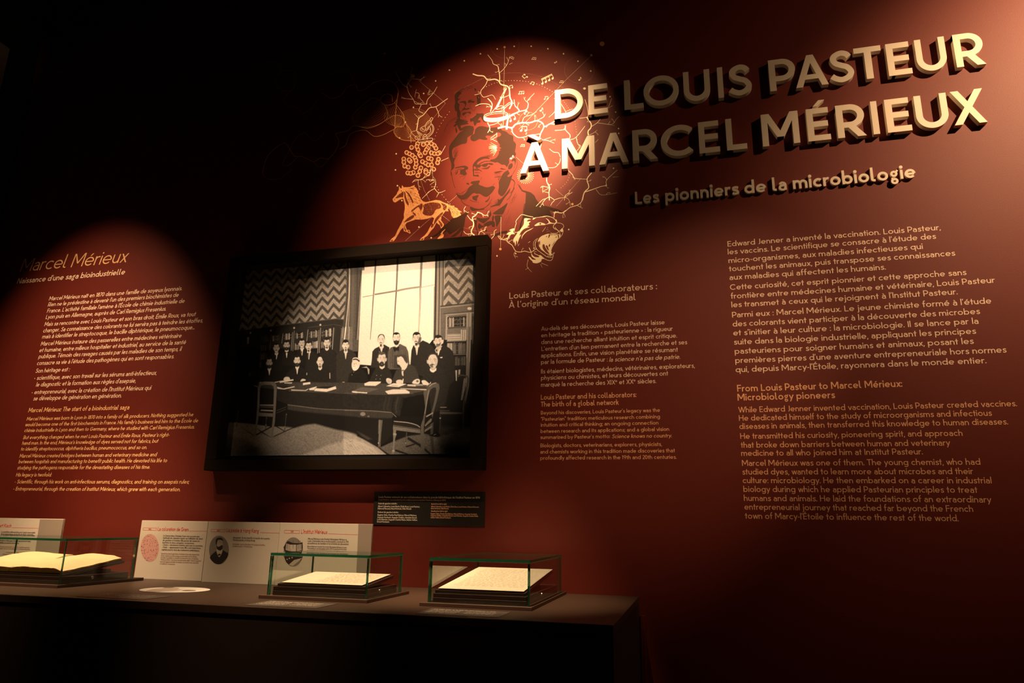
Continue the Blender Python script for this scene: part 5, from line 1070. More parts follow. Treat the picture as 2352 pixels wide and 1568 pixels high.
# --- microscope
d = Draw(off=.0014)
for s, w in (('545,640 540,612 650,590 760,570 860,563 872,598 830,632 700,652 565,662 545,640', 1.0), ('560,650 700,625 860,610', .6), ('850,240 890,300 892,390 850,470 770,542', 1.0), ('835,250 868,310 865,390 830,455 760,515', .7), ('815,320 828,380 800,445 720,500', .9), ('690,290 740,212 790,168 832,190 832,240 782,330 738,390 712,378', 1.0),
             ('700,300 790,200', .6), ('798,170 840,98 872,112 862,152 830,190', .9), ('590,350 622,318 690,290 712,340 682,410 632,400 600,372 590,350', .9), ('640,340 680,380', .8), ('620,330 650,380', .7), ('515,400 640,482', 1.2), ('540,440 630,510', .8), ('515,400 545,470 600,520', .8),
             ('470,550 490,520 570,518 582,570 500,592 470,550', .9), ('500,550 560,540', .6), ('650,600 660,505 700,478 742,510 756,592', 1.0), ('668,596 680,530 705,515 730,540 738,590', .7), ('740,390 800,300', .8), ('720,370 790,290', .6)):
    d.line(MC(s), w, w, 0, 0)
d.ring(*MC('800,340')[0], 2.4, 2.6, .5, 0, 1, 14); d.ring(*MC('705,535')[0], 1.2, 1.2, .4, 0, 1, 10)
finish(d, 'microscope_drawing', M_CREAMPR)
# --- dish, tube, notes, dots, fine circles
d = Draw(off=.0016)
c = NT('350,1320')[0]
d.ring(c[0], c[1]-1.0, 27, 7.0, 1.2, 0, 0, 30, rot=-.10); d.ring(c[0], c[1]+6.5, 27, 7.4, 1.6, 0, 0, 30, rot=-.10, a0=0, a1=180); d.ring(c[0], c[1]+1.5, 25, 5.6, .8, 0, 0, 30, rot=-.10)
for k in range(40):
    a = k/40*math.pi; x = c[0]-27*math.cos(a); y = c[1]+7*math.sin(a)*.95+2.7*math.cos(a)
    d.line([(x, y), (x, y+6.5)], 1.3 if k % 4 else 2.4, sm=False)
d.line([(c[0]-27, c[1]+1.5), (c[0]-27, c[1]+9)], 1.2, sm=False); d.line([(c[0]+27, c[1]-3), (c[0]+27, c[1]+4)], 1.6, sm=False)
d.line(NT('340,1210 505,880'), 1.0, sm=False); d.line(NT('375,1195 525,880'), 1.0, sm=False); d.line(NT('350,1210 450,1020'), 2.4, sm=False); d.ring(*NT('513,872')[0], 2.0, 1.6, .6); d.line(NT('470,960 515,890'), 2.0, sm=False); d.ell(*NT('345,1205')[0], 1.8, 1.8)
d.line(NT('275,1285 330,1215 430,1160 480,1190 490,1270'), 1.1); d.line(NT('610,1095 560,1115 490,1170 400,1215 345,1215'), 1.0)
finish(d, 'dish_drawing', M_CREAMPR)
d = Draw(off=.0018)
def note(x, y, s, kind, rot=0.0):
    """eighth, double, triple notes; x,y lower left head, s head size in pixels"""
    c, q = math.cos(rot), math.sin(rot); R = lambda a, b_: (x+a*c-b_*q, y+a*q+b_*c)
    n = {'e': 1, 'd': 2, 't': 3, 'q': 4}[kind]; st = 3.1*s if kind != 'q' else 3.4*s; sp_ = 3.0*s if kind != 'd' else 3.6*s
    for k in range(n):
        hx, hy = R(k*sp_, 0); d.ell(hx, hy, s, s*.72, 0, 0, 12, rot-.4)
        d.line([R(k*sp_+s*.82, 0), R(k*sp_+s*.82, -st)], s*.32, sm=False, lay=1)
    if n > 1: d.line([R(s*.7, -st), R((n-1)*sp_+s*.98, -st)], s*.55, sm=False, lay=2)
    if kind == 'q': d.line([R(s*.7, -st+s*.8), R((n-1)*sp_+s*.98, -st+s*.8)], s*.35, sm=False, lay=2)
    if n == 1: d.line([R(s*.9, -st), R(s*1.9, -st*.62), R(s*1.9, -st*.25)], s*.6, s*.1, lay=2)
for f, x, y, s, kk, r in ((NT, 583, 375, 1.2, 't', .45), (NT, 942, 400, 1.3, 't', .05), (NT, 1315, 458, 1.6, 'e', .5), (NT, 860, 690, 2.1, 'd', 3.9), (NT, 918, 800, 1.7, 'd', .35), (NT, 1112, 797, 2.9, 'q', -.46), (NT, 575, 880, 1.8, 'd', -.35), (NT, 728, 968, 1.7, 't', -.08), (NT, 1148, 1053, 1.8, 'd', -.06),
                          (NT, 1083, 1243, 2.4, 'e', .15), (NT, 848, 1250, 2.6, 'e', 3.2), (NT, 590, 1410, 3.0, 'd', -.45), (NT, 762, 1568, 3.0, 'd', 0), (WH, 1845, 485, 2.2, 'e', .1), (WH, 1670, 508, 1.2, 't', .03), (WH, 1318, 1083, 1.3, 't', 0), (WH, 1230, 1192, 2.6, 'e', .25), (WH, 1370, 962, 1.2, 'e', 3.0)):
    p = f(f'{x},{y}')[0]; d = Draw(off=.0018); note(p[0], p[1], s, kk, r); finish(d, 'music_note', M_CREAMPR)
d = Draw(off=.0020)
for f, s in ((WH, '955,250 810,313 676,397 552,494 444,607 352,732 280,864 227,1007 197,1150 190,1295 208,1437 1106,206 1259,183 1412,182 1562,205 1703,250 1833,317 1948,405 2122,636 2172,775 2198,923 2200,966 2153,1280 2088,1434'), (S4, '310,298 502,595 640,716 1590,893 1797,832 1380,920 2187,623')):
    for p in f(s): d.ell(p[0], p[1], 1.8, 1.8, 0, 0, 12)
d.ell(*WH('1892,562')[0], 3.2, 2.6, 0, 0)
def dots(P, step, r):
    P = smooth_pts(P, False, 6); acc = 0
    for a, b_ in zip(P[:-1], P[1:]):
        L = np.linalg.norm(b_-a); 
        while acc < L: p = a+(b_-a)*acc/L; d.ell(p[0], p[1], r, r, 0, 0, 6); acc += step
        acc -= L
dots(WH('985,555 1080,515 1200,492 1330,495 1430,510 1530,550 1620,600'), 6.6, .7); dots(WH('675,772 598,882 560,960 540,1030 535,1090'), 8, .7); dots(S4('650,60 690,110 720,175 760,230 810,290 860,345'), 7.0, .75); dots(CA('500,640 560,720 600,780'), 5, .5); dots(CA('630,860 650,1000 660,1100'), 6, .4); dots(CA('590,1320 560,1400 500,1460'), 6, .5)
def circ(cx, cy, rx, ry, step, r):
    a = np.linspace(0, 2*np.pi, 60); dots(np.stack([cx+rx*np.cos(a), cy+ry*np.sin(a)], 1), step, r)
p = WH('1174,172')[0]; circ(p[0], p[1], 33, 30, 3.6, .3); p = WH('1845,395')[0]; circ(p[0], p[1], 34, 30.5, 2.2, .25); p = WH('1385,855')[0]; circ(p[0], p[1], 21, 20.5, 1.7, .32)
dots(WH('720,600 860,530 1050,445 1280,422 1500,455 1700,555'), 1.1, .17); dots(S4('1000,600 1150,640 1300,660 1400,655'), 1.3, .22)
for f, s, w in ((WH, '1172,205 1168,480 1160,900', .45), (WH, '1955,265 1740,470 1300,930', .28), (WH, '400,490 640,695', .25), (WH, '640,695 490,880', .22), (S4, '930,240 560,560 350,750', .22), (S4, '1425,480 1420,830', .45), (S4, '520,60 560,180 625,300', .25), (S4, '760,460 850,530', .3), (S4, '2330,40 2050,360', .22), (S4, '2040,170 2130,250', .22), (CA, '100,1180 180,1250', .22)): d.line(f(s), w, sm=False)
c0 = PU('1640,760')[0]                                     # rays of light on the forehead
for a in (150, 163, 172, 183, 195, 207, 218, 228, 238, 205, 190, 176):
    t = math.radians(a); r0 = 4+(a % 5); r1 = 24-(a % 7)
    d.line([(c0[0]+r0*math.cos(t), c0[1]-r0*math.sin(t)), (c0[0]+r1*math.cos(t), c0[1]-r1*math.sin(t))], .8, .3, sm=False)
for s in ('1440,520 1600,600', '1390,500 1480,430 1590,350', '1400,540 1480,500 1590,440', '1580,330 1585,450'): d.line(PU(s), .9, .6)
c1 = CA('185,1345')[0]                                     # spiky ball behind the accented letter
for ring in range(4):
    for k in range(26):
        a = k/26*2*math.pi+ring*.12; r0 = 6+ring*3.6; d.line([(c1[0]+r0*math.cos(a), c1[1]+r0*math.sin(a)), (c1[0]+(r0+3)*math.cos(a), c1[1]+(r0+3)*math.sin(a))], 1.0, .2, sm=False)
tag(finish(d, 'dots_and_fine_lines', M_CREAMPR), kind='stuff')
for f, s, r in ((WH, '345,450', 4.6), (WH, '1172,190', 2.6), (WH, '1953,263', 2.8), (WH, '2050,160', 5.6), (WH, '93,247', 2.4), (S4, '2228,337', 2.9), (S4, '1418,843', 2.9)):
    d = Draw(off=.0022); d.ell(*f(s)[0], r, r*.95, 0, 0, 20); finish(d, 'orange_dot', M_ORPR)
# ------------------------------------------------------------------ the long display bench under the wall
ZT = -.089033; ZTM = ZT*S+EYE                               # bench top
DX1, DY0 = -.0832*S, .7045*S
DX0 = XL+.004
bench = empty('display_bench', (DX1-1.2, S-.4, 0), 'long dark brown laminate display bench built against the red wall', 'bench')
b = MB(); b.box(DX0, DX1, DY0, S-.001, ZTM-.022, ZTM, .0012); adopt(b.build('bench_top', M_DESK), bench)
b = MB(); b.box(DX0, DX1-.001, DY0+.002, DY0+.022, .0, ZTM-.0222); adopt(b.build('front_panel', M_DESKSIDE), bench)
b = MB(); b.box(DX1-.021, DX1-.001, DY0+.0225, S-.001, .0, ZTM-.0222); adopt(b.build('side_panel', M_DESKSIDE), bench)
b = MB(); b.box(DX1+.003, DX1+.018, S-.012, S-.0005, .35, ZTM-.06, .001)
tag(b.build('cable_trunking', M_WALL), 'thin red cable trunking running down the wall beside the bench end', 'trunking')

# ------------------------------------------------------------------ information boards standing at the back of the bench
IG = (300, 1180); II = (590, 1180); IK = (0, 1180)
def board(x0, x1, Y, label):
    r = empty('info_board', ((x0+x1)/2*S, Y*S+.004, ZTM), label, 'board', 'information boards along the bench')
    b = MB(); b.box(x0*S, x1*S, Y*S, Y*S+.010, ZTM, -.0021*Y*S+EYE, .0008); adopt(b.build('board', M_BOARD), r)
    return r
def btext(root, name, m, Y, o, sc, lines, cap, w=.13, head=False):
    t = Text()
    for L in lines: t.wall(L[0], (o[0]+L[1]/sc, o[1]+L[2]/sc), (o[0]+L[3]/sc, o[1]+L[4]/sc), cap, Y=Y, off=.0006, w=w, head=head)
    return adopt(t.build(name, m), root)
def strip(root, Y, o, sc, rects, rule):
    d = Draw(Y, .0006)
    (x0, y0, x1, y1) = rects
    P = [(o[0]+a/sc, o[1]+c/sc) for a, c in ((x0, y0), (x1, y0+4), (x1-2, y1+4), (x0-4, y1))]
    for i in range(4): d.line([P[i], P[(i+1) % 4]], .7, sm=False)
    d.line([(o[0]+(x1-4)/sc, o[1]+(y0-14)/sc), (o[0]+(x1)/sc, o[1]+(y0-14)/sc)], 1.2, sm=False)
    adopt(d.build('date_box', M_INKRED), root)
    d = Draw(Y, .0006); d.line([(o[0]+rule[0]/sc, o[1]+rule[1]/sc), (o[0]+rule[2]/sc, o[1]+rule[3]/sc)], .7, sm=False); adopt(d.build('red_rule', M_INKRED), root)
# board 1
Y1 = .962; r1 = board(-.8517, -.7303, Y1, 'white board with a round pink speckled picture, left of the three joined boards')
btext(r1, 'title', M_INKRED, Y1, IG, 6.72, [("La coloration de Gram", 417,258,893,264)], .0056, .12, True)
btext(r1, 'date', M_INKRED, Y1, IG, 6.72, [("1884", 275,244,316,244)], .0022, .16)
strip(r1, Y1, IG, 6.72, (195, 213, 400, 248), (905, 262, 1182, 267))
btext(r1, 'french_text', M_INKBLACK, Y1, IG, 6.72, [("Le Danois Hans Christian Gram met au point une", 503,346,1063,357), ("méthode de coloration basée sur l’utilisation de violet", 500,381,1113,391), ("de gentiane et fuchsine. Elle permet de classer les", 497,416,1067,427),
  ("bactéries en deux catégories : les bactéries", 492,452,982,461), ("« Gram + » deviennent violettes alors que les bactéries", 490,488,1113,500), ("« Gram - » apparaissent roses. Elle a une importance", 485,523,1083,536), ("capitale pour le choix des traitements antibiotiques.", 478,560,1062,574)], .0024, .14)
btext(r1, 'english_text', M_INKBROWN, Y1, IG, 6.72, [("Danish bacteriologist Hans Christian Gram developed the", 472,620,1060,634), ("Gram staining method using crystal violet and fuchsine.", 469,652,1025,665), ("It made it possible to classify bacteria into two categories.", 465,683,1047,696),
  ("”Gram-positive” bacteria turned purple while ”Gram-negative”", 461,714,1092,728), ("bacteria appeared pink. It remains essential in the selection", 457,745,1050,759), ("of antibiotic treatments.", 452,776,686,780)], .0020, .14)
M_PINK = mat('pink_stain_print', (.55, .30, .26), rough=.5, noise=.05); M_PURPLE = mat('purple_stain_print', (.05, .02, .10), rough=.5)
d = Draw(Y1, .0006); gc = (IG[0]+297/6.72, IG[1]+522/6.72); d.ell(gc[0], gc[1], 21, 32, 0, 0, 36); rp = random.Random(2)
for k in range(230):
    a = rp.uniform(0, 6.28); q = math.sqrt(rp.random()); x = gc[0]+20*q*math.cos(a); y = gc[1]+30*q*math.sin(a)
    if rp.random() > .35+.65*q: continue
    t = rp.uniform(0, 3.14); L = rp.uniform(.5, 1.8); d.line([(x, y), (x+L*math.cos(t), y+L*math.sin(t))], rp.uniform(.5, .9), mi=1, lay=1, sm=False)
adopt(d.build('round_picture', [M_PINK, M_PURPLE]), r1)
# board 2
Y2 = .951; r2 = board(-.7215, -.5990, Y2, 'white board with an oval portrait of a bearded man, middle of the three joined boards')
btext(r2, 'title', M_INKRED, Y2, IG, 6.72, [("La peste à Hong Kong", 1483,277,1980,288)], .0056, .12, True)
btext(r2, 'date', M_INKRED, Y2, IG, 6.72, [("1894", 1332,268,1376,268)], .0022, .16)
strip(r2, Y2, IG, 6.72, (1245, 236, 1463, 273), (2000, 287, 2303, 295))
btext(r2, 'french_text', M_INKBLACK, Y2, IG, 6.72, [("Alexandre Yersin identifie le bacille de la peste,", 1580,376,2150,390), ("Yersinia pestis, à Hong Kong.", 1578,412,1922,420)], .0025, .15)
btext(r2, 'english_text', M_INKBROWN, Y2, IG, 6.72, [("Alexandre Yersin identified the plague bacillus,", 1572,472,2075,487), ("Yersinia pestis, in Hong Kong.", 1570,504,1880,513)], .0021, .14)
P2f = lambda s: tr(IG, 6.72, s)
M_PG = mat('photo_grey', (.20, .18, .155), rough=.5); M_PD = mat('photo_dark', (.022, .02, .018), rough=.5); M_PSK = mat('photo_skin', (.34, .30, .26), rough=.5); M_PW = mat('photo_white', (.46, .42, .36), rough=.5)
d = Draw(Y2, .0006); d.ell(*P2f('1365,555')[0], 22.8, 33, 0, 0, 36)
d.poly(P2f('1225,670 1250,630 1320,570 1345,555 1420,555 1460,580 1505,605 1495,660 1450,720 1400,765 1345,775 1290,755 1245,710'), 1, 1)
d.poly(P2f('1325,560 1350,540 1410,540 1418,580 1390,640 1365,665 1340,620'), 3, 2); d.poly(P2f('1350,625 1365,612 1392,622 1380,640 1352,642'), 1, 3)
d.poly(P2f('1322,440 1330,395 1365,380 1410,388 1424,430 1422,490 1400,540 1360,550 1335,520 1325,480'), 2, 3)
d.poly(P2f('1315,450 1318,395 1345,368 1390,364 1422,385 1428,430 1415,408 1380,400 1345,408 1335,450 1328,480'), 1, 4)
d.poly(P2f('1328,480 1345,505 1375,500 1410,480 1422,490 1420,530 1395,560 1365,560 1335,535'), 1, 4); d.ell(*P2f('1383,437')[0], .8, .4, 1, 5); d.ell(*P2f('1410,437')[0], .7, .4, 1, 5); d.line(P2f('1365,428 1392,426'), .5, mi=1, lay=5, sm=False)
adopt(d.build('oval_portrait', [M_PG, M_PD, M_PSK, M_PW]), r2)
# board 3
Y3 = .948; x3 = onY(855.1, 1203.3, Y3)[0]; r3 = board(-.5968, x3, Y3, 'white board with round interior picture and grey band, right of the three joined boards')
btext(r3, 'title', M_INKRED, Y3, II, 6.533, [("L'Institut Mérieux", 665,290,1057,298)], .0056, .12, True)
btext(r3, 'date', M_INKRED, Y3, II, 6.533, [("1897", 508,275,551,275)], .0022, .16)
strip(r3, Y3, II, 6.533, (416, 244, 641, 286), (1075, 296, 1508, 310))
btext(r3, 'french_text', M_INKBLACK, Y3, II, 6.533, [("Marcel Mérieux crée l’Institut Biologique Mérieux à", 768,384,1346,393), ("Lyon. L’immeuble de la rue Bourgelat, construit en 1911,", 765,416,1380,429), ("accueillera la vie familiale et les activités de laboratoire.", 762,450,1380,463)], .0024, .15)
btext(r3, 'english_text', M_INKBLACK, Y3, II, 6.533, [("Marcel Mérieux founded the Institut Biologique Mérieux in Lyon.", 757,496,1350,508), ("The building in rue Bourgelat, built in 1911, housed both his home", 757,526,1346,538), ("and the laboratory activities.", 755,558,1060,566)], .0020, .15)
d = Draw(Y3, .0005); d.poly([(823.4, 1203.2), (854.6, 1203.7), (848.2, 1351), (817.0, 1350)], 0, 0, sm=False); adopt(d.build('grey_band', M_BOARDGREY), r3)
P3f = lambda s: tr(II, 6.533, s)
d = Draw(Y3, .0006); pc = P3f('548,568')[0]; d.ell(pc[0], pc[1], 22.5, 33.5, 0, 0, 36)
d.poly(P3f('470,405 540,435 640,440 685,420 690,500 670,560 600,590 500,590 420,560 400,500 440,430'), 1, 1, sm=False); d.poly(P3f('500,460 590,460 590,560 510,560'), 3, 2, sm=False); d.poly(P3f('440,440 505,460 505,560 430,540'), 2, 2, sm=False)
d.poly(P3f('600,462 672,450 670,545 600,560'), 2, 2, sm=False); d.poly(P3f('405,630 690,640 670,690 600,720 500,775 440,720'), 1, 2, sm=False); d.poly(P3f('480,760 560,690 680,660 640,700 540,780'), 3, 3, sm=False)
for x in (455, 545, 625, 655): d.line(P3f(f'{x},395 {x},520'), .6, mi=1, lay=4, sm=False)
for x in (520, 535, 550, 565, 580): d.line(P3f(f'{x},465 {x},555'), .3, mi=0, lay=4, sm=False)
for x, y in ((455, 680), (490, 665), (530, 655)): d.ell(*P3f(f'{x},{y}')[0], 1.6, 1.6, 3, 4)
adopt(d.build('round_picture', [M_PG, M_PD, M_PSK, M_PW]), r3)
# board 4, far left
Y4 = .960; x4 = onY(145.9, 1191.5, Y4)[0]; r4 = board(-1.235, x4, Y4, 'white board with a grey right band, standing behind the open book at the left edge')
btext(r4, 'title', M_INKRED, Y4, IK, 7.127, [("Robert Koch", -110,210,185,222)], .0056, .12, True)
d = Draw(Y4, .0006); d.line([(28, 1211.3), (88.2, 1212.8)], .7, sm=False); adopt(d.build('red_rule', M_INKRED), r4)
btext(r4, 'french_text', M_INKBLACK, Y4, IK, 7.127, [("Le scientifique allemand découvre l’agent responsable", 20,302,577,316), ("de la tuberculose : le bacille de Koch. Il montre", 15,336,545,346), ("fonda en Allemagne l’institut qui porte son nom,", 0,442,503,458), ("dédié aux maladies infectieuses.", 0,480,312,488)], .0024, .15)
btext(r4, 'english_text', M_INKBROWN, Y4, IK, 7.127, [("German scientist discovered the causative agent for", 0,545,488,554), ("tuberculosis, Koch’s bacillus. Later, he demonstrated that", 0,575,492,583), ("he founded the Robert Koch Institute in", 100,636,496,644), ("dedicated to the study of infectious diseases.", 40,667,455,675)], .0020, .14)
d = Draw(Y4, .0005); d.poly([(91.9, 1192.2), (145.4, 1192.9), (127.5, 1318), (73.5, 1316)], 0, 0, sm=False); adopt(d.build('grey_band', M_BOARDGREY), r4)

# ------------------------------------------------------------------ glass display cases
def pane(root, name, x0, x1, y0, y1, z0, z1, thin):
    """glass sheet, big faces clear, edges green; thin = axis of thickness"""
    P = [(x0,y0,z0),(x1,y0,z0),(x1,y1,z0),(x0,y1,z0),(x0,y0,z1),(x1,y0,z1),(x1,y1,z1),(x0,y1,z1)]
    F = [(0,3,2,1),(4,5,6,7),(0,1,5,4),(2,3,7,6),(1,2,6,5),(3,0,4,7)]
    ax = {'z': (0, 1), 'y': (2, 3), 'x': (4, 5)}[thin]
    me = bpy.data.meshes.new(name); me.from_pydata(P, [], F); me.polygons.foreach_set('material_index', [0 if i in ax else 1 for i in range(6)]); me.update()
    return adopt(clean(name, me, [M_GLASS, M_GEDGE]), root)
def case(x0, x1, y0, y1, zt, label, lx):
    X0, X1, Y0_, Y1_ = x0*S, x1*S, y0*S, y1*S; Z0 = ZTM; g = .0075; e = .0008
    r = empty('display_case', ((X0+X1)/2, (Y0_+Y1_)/2, Z0), label, 'display case', 'glass display cases on the bench')
    b = MB(); b.box(X0-.021, X1+.010, Y0_-.012, Y1_+.045, Z0, Z0+.0100, .0008); adopt(b.build('plinth', M_PLINTH), r)
    zb = Z0+.0101; zg = zt*S+EYE
    b = MB(); b.box(X0+g+.003, X1-g-.004, Y0_+g+.006, Y1_-g-.006, zb, zb+.0125, .001); adopt(b.build('lower_block', M_BLOCK), r)
    b = MB(); b.box(X0+g+.003, X1-g-.005, Y0_+g+.0075, Y1_-g-.006, zb+.0127, zb+.0245, .001); adopt(b.build('upper_block', M_BLOCK), r)
    pane(r, 'glass_pane', X0, X1, Y0_, Y0_+g, zb, zg-g-e, 'y'); pane(r, 'glass_pane', X0, X1, Y1_-g, Y1_, zb, zg-g-e, 'y')
    pane(r, 'glass_pane', X0, X0+g, Y0_+g+e, Y1_-g-e, zb, zg-g-e, 'x'); pane(r, 'glass_pane', X1-g, X1, Y0_+g+e, Y1_-g-e, zb, zg-g-e, 'x')
    pane(r, 'glass_top', X0, X1, Y0_, Y1_, zg-g, zg, 'z')
    a = np.linspace(0, 2*np.pi, 16, endpoint=False); yl = (Y0_*.55+Y1_*.45); zl = zb+.014
    b = MB(); xs = X1-g-.0048
    V_ = [(xs, yl+.0062*math.cos(t), zl+.0062*math.sin(t)) for t in a]+[(xs+.003, yl+.0058*math.cos(t), zl+.0058*math.sin(t)) for t in a]+[(xs+.003, yl+.0034*math.cos(t), zl+.0034*math.sin(t)) for t in a]+[(xs+.0012, yl+.0032*math.cos(t), zl+.0032*math.sin(t)) for t in a]
    F_ = [tuple(range(48, 64))]
    for q in range(3): F_ += [(q*16+i, q*16+(i+1) % 16, (q+1)*16+(i+1) % 16, (q+1)*16+i) for i in range(16)]
    b.add(V_, F_); adopt(b.build('lock', M_METAL), r)
    return r, zb+.0247
def slab(name, c, th, m, root=None, bev=0):
    """c: four corners (x,y,z) of the top face, front-left, front-right, back-right, back-left (metres)"""
    b = MB(); b.add([*c, *[(p[0], p[1]+th*.08, p[2]-th) for p in c]], [(0,1,2,3),(7,6,5,4),(0,4,5,1),(1,5,6,2),(2,6,7,3),(3,7,4,0)])
    o = b.build(name, m); return adopt(o, root) if root is not None else o
def tilt(x0, x1, y0, y1, z0, z1, dx=0): return [(x0*S, y0*S, z0*S+EYE), (x1*S, y0*S, z0*S+EYE), ((x1+dx)*S, y1*S, z1*S+EYE), ((x0+dx)*S, y1*S, z1*S+EYE)]
def cradle(r, x0, x1, y0, y1, z0, z1, zblock):
    slab('cradle_board', tilt(x0, x1, y0, y1, z0-.0008, z1-.0008), .0085, M_CRADLE, r)
    b = MB(); xa, xb = (x0+.012)*S, (x1-.012)*S; ya, yb = (y0+(y1-y0)*.45)*S, (y0+(y1-y0)*.86)*S
    k = (z1-z0)/(y1-y0); za = ((z0-.0008+k*(ya/S-y0))*S+EYE)-.0093; zc = ((z0-.0008+k*(yb/S-y0))*S+EYE)-.0093
    b.add([(xa, ya, zblock), (xb, ya, zblock), (xb, yb, zblock), (xa, yb, zblock), (xa, ya, max(za, zblock+.001)), (xb, ya, max(za, zblock+.001)), (xb, yb, zc), (xa, yb, zc)], [(0,3,2,1),(4,5,6,7),(0,1,5,4),(1,2,6,5),(2,3,7,6),(3,0,4,7)])
    adopt(b.build('cradle_support', M_CRADLE), r)
def scribble(o, c, rows, seed, m, name='handwriting', x0=.08, x1=.92, y0=.1, y1=.9, w=.0007):
    """faint handwriting as short wavering strokes on the sheet"""
    rs = random.Random(seed); A, B, Cc, D_ = [np.array(p) for p in c]; V_ = []; F_ = []
    n = np.cross(B-A, D_-A); n /= np.linalg.norm(n)
    P = lambda u, v: (A*(1-u)+B*u)*(1-v)+(D_*(1-u)+Cc*u)*v+n*.0008
    for r_i in range(rows):
        v = y1-(y1-y0)*r_i/rows; u = x0+rs.uniform(0, .05)
        while u < x1:
            L = rs.uniform(.02, .07); pts = [P(u+L*t/5, v+rs.uniform(-.006, .006)) for t in range(6)]
            for a, b_ in zip(pts[:-1], pts[1:]):
                k = len(V_); s = (D_-A)/np.linalg.norm(D_-A)*w; V_ += [a-s, b_-s, b_+s, a+s]; F_.append((k, k+1, k+2, k+3))
            u += L+rs.uniform(.008, .03)
    me = bpy.data.meshes.new(name); me.from_pydata([tuple(p) for p in V_], [], F_); me.update()
    q = clean(name, me, m); adopt(q, o); q['kind'] = 'stuff'
# middle case
r, zbk = case(-.5045, -.3755, .787, .889, -.0370, 'glass case holding a single pale letter sheet, in front of the round-picture board', 0)
cradle(r, -.4985, -.3835, .7985, .8800, -.0722, -.0640, zbk)
c = tilt(-.4945, -.3880, .8005, .8775, -.0717, -.0638, .0015)
o = slab('letter_sheet', [(p[0], p[1], p[2]+.0012) for p in c], .0008, M_PAPER)
tag(o, 'single pale letter sheet lying tilted inside the middle glass case', 'manuscript'); scribble(o, [(p[0], p[1], p[2]+.0012) for p in c], 16, 3, M_FAINT, x0=.35, x1=.93)
# right case
r, zbk = case(-.3000, -.1830, .787, .9740, -.0372, 'glass case holding a large pale written sheet, rightmost on the bench', 0)
cradle(r, -.2960, -.1905, .7985, .9500, -.0722, -.0562, zbk)
c = tilt(-.2930, -.1925, .8000, .9450, -.0714, -.0556, .0035)
o = slab('written_sheet', [(p[0], p[1], p[2]+.0014) for p in c], .0010, M_PAPER)
tag(o, 'large pale handwritten sheet with nicked edges inside the right glass case', 'manuscript'); scribble(o, [(p[0], p[1], p[2]+.0014) for p in c], 22, 5, M_FAINT, x0=.10, x1=.92)
# left case with the open book
r, zbk = case(-1.0450, -.8180, .793, .9230, -.0270, 'long glass case holding an open yellowed book, at the left edge', 0)
def cr2():
    slab('cradle_board', tilt(-1.035, -.8262, .8020, .9100, -.0738, -.0600), .0085, M_CRADLE, r)
    b = MB(); xa, xb = -1.02*S, -.832*S; b.box(xa, xb, .86*S, .893*S, zbk, -.0672*S+EYE-.0090); adopt(b.build('cradle_support', M_CRADLE), r)
cr2()
book = empty('open_book', (-.93*S, .85*S, -.07*S+EYE), 'thick open book with yellowed wavy pages inside the left glass case', 'book')
slab('book_cover', tilt(-1.032, -.8280, .8035, .9080, -.0722, -.0588), .003, M_COVER, book)
def pages(x0, x1, hump):
    nx, ny = 26, 16; V_ = []; F_ = []
    base = lambda u, v: ((x0+(x1-x0)*u)*S, (.8045+(.9055-.8045)*v)*S, ((-.0718+(-.0584+.0718)*v))*S+EYE)
    def top(u, v):
        x, y, z = base(u, v); t = u if hump > 0 else 1-u
        h = .0125+.0105*math.sin(math.pi*min(1, (1-t)*1.05))*.55+.0016*math.sin(9*u+5*v)+.0012*math.sin(23*v+7*u)
        h *= (1-.55*max(0, (t-.86)/.14)); return (x+.0015*math.sin(40*v), y+.0018*math.sin(31*u+2), z+h)
    for j in range(ny+1):
        for i in range(nx+1): V_.append(top(i/nx, j/ny))
    idx = lambda i, j: j*(nx+1)+i
    for j in range(ny):
        for i in range(nx): F_.append((idx(i, j), idx(i+1, j), idx(i+1, j+1), idx(i, j+1)))
    me = bpy.data.meshes.new('page'); me.from_pydata(V_, [], F_); me.update(); adopt(clean('open_page', me, M_PAPERY, smooth=True), book)
    V2 = []; F2 = []; ring = [(i, 0) for i in range(nx+1)]+[(nx, j) for j in range(1, ny+1)]+[(i, ny) for i in range(nx-1, -1, -1)]+[(0, j) for j in range(ny-1, 0, -1)]
    lv = 9
    for (i, j) in ring:
        u, v = i/nx, j/ny; t = np.array(top(u, v)); bs = np.array(base(u, v)); bs[2] += .0002
        for q in range(lv+1):
            f_ = q/lv; p = t*(1-f_)+bs*f_; s = .0007 if q % 2 else -.0003
            cx = np.array([(x0+x1)/2*S, .855*S, p[2]]); dn = p-cx; dn[2] = 0; dn /= np.linalg.norm(dn)+1e-9; V2.append(tuple(p+dn*s*(q > 0)))
    R = len(ring)
    for a in range(R):
        b_ = (a+1) % R
        for q in range(lv): F2.append((a*(lv+1)+q, a*(lv+1)+q+1, b_*(lv+1)+q+1, b_*(lv+1)+q))
    me = bpy.data.meshes.new('page_block'); me.from_pydata(V2, [], F2); me.update(); adopt(clean('page_block', me, M_PAPEREDGE), book)
pages(-.9160, -.8290, 1); pages(-1.0310, -.9175, -1)

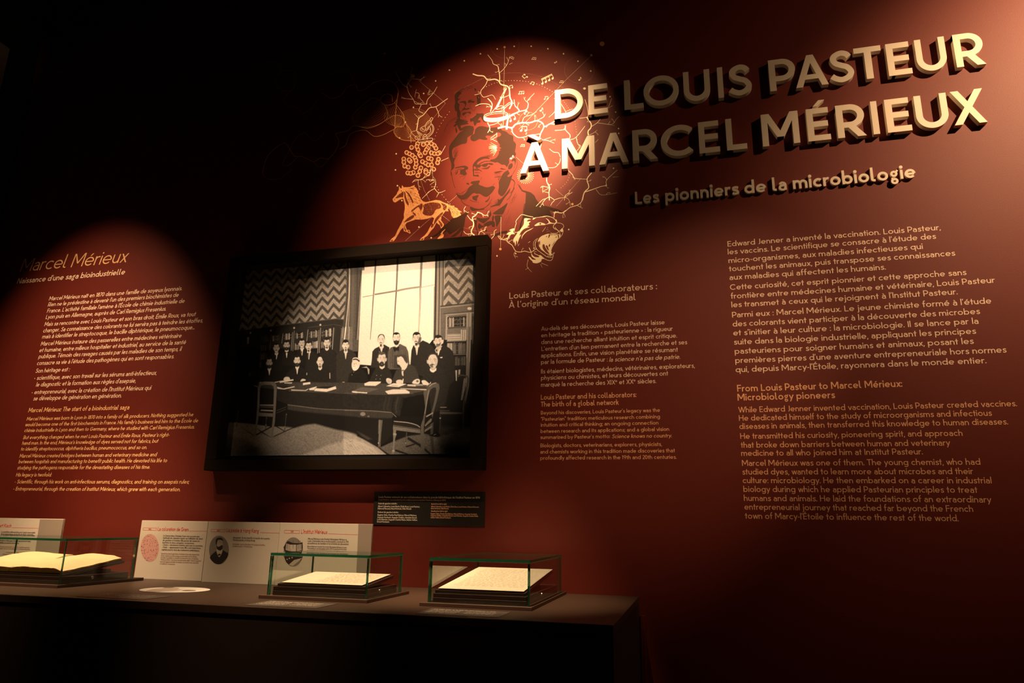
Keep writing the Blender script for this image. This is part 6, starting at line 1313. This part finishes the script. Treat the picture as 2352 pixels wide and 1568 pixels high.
# ------------------------------------------------------------------ labels and the printed disc stuck on the bench top
def label_plate(x0, x1, y0, y1, txt):
    r = empty('desk_label', ((x0+x1)/2*S, (y0+y1)/2*S, ZTM), txt, 'label', 'thin labels stuck on the bench top')
    b = MB(); b.box(x0*S, x1*S, y0*S, y1*S, ZTM+.0002, ZTM+.0010); adopt(b.build('plate', M_CAPG), r)
    rs = random.Random(int(-x0*1000)); V_ = []; F_ = []
    def words(xa, xb, y, h):
        x = xa
        while x < xb-.004:
            L = min(rs.uniform(.006, .018), xb-x); n = max(2, int(L/.0024))
            for q in range(n):
                a = x+L*q/n; k = len(V_); hh = h*rs.uniform(.6, 1.0); V_.extend([(a, y, ZTM+.0013), (a+L/n*.72, y, ZTM+.0013), (a+L/n*.72, y+hh, ZTM+.0013), (a, y+hh, ZTM+.0013)]); F_.append((k, k+1, k+2, k+3))
            x += L+.003
    W_ = (x1-x0)*S; H_ = (y1-y0)*S; X = x0*S; Y = y0*S
    words(X+.06*W_, X+.85*W_, Y+.80*H_, .055*H_)
    for k in range(5): words(X+.06*W_, X+.45*W_, Y+(.66-.10*k)*H_, .035*H_)
    for k in range(4): words(X+.52*W_, X+.88*W_, Y+(.62-.10*k)*H_, .035*H_)
    me = bpy.data.meshes.new('small_print'); me.from_pydata(V_, [], F_); me.update(); q = adopt(clean('small_print', me, M_WHITEINK), r); q['kind'] = 'stuff'
label_plate(-.4850, -.3990, .716, .765, 'thin grey label stuck on the bench in front of the middle glass case')
label_plate(-.2860, -.1980, .716, .7655, 'thin grey label stuck on the bench in front of the right glass case')
label_plate(-.7100, -.6170, .716, .7640, 'thin label stuck on the bench between the left case and the pale disc')
dr = empty('printed_disc', (-.669*S, .8315*S, ZTM), 'pale round print with beige map shapes stuck on the bench before the boards', 'printed disc')
def flatpoly(P, z, m, name):
    tri = tessellate_polygon([[Vector((p[0], p[1], 0)) for p in P]]); me = bpy.data.meshes.new(name); me.from_pydata([(p[0], p[1], z) for p in P], [], [tuple(t) for t in tri]); me.update()
    if me.polygons[0].normal.z < 0: me.flip_normals()
    return adopt(clean(name, me, m), dr)
dc = [((-.669)*S+.0905*S/2*math.cos(t), .8315*S+.075*S/2*math.sin(t)) for t in np.linspace(0, 2*math.pi, 48, endpoint=False)]
flatpoly(dc, ZTM+.0008, M_DISC, 'disc')
Pz = lambda s: [tuple(q*S for q in onZ(*p, ZT)) for p in smooth_pts(tr(IG, 6.72, s), True, 3)]
flatpoly(Pz('230,1200 330,1165 480,1150 560,1140 680,1135 760,1150 720,1165 800,1175 640,1190 500,1195 380,1208'), ZTM+.0011, M_DISC2, 'map_shape')
flatpoly(Pz('790,1185 860,1176 960,1178 1010,1184 960,1192 850,1194'), ZTM+.0011, M_DISC3, 'map_shape')
flatpoly(Pz('490,1142 580,1134 680,1138 600,1146'), ZTM+.0014, M_DISC3, 'map_shape')
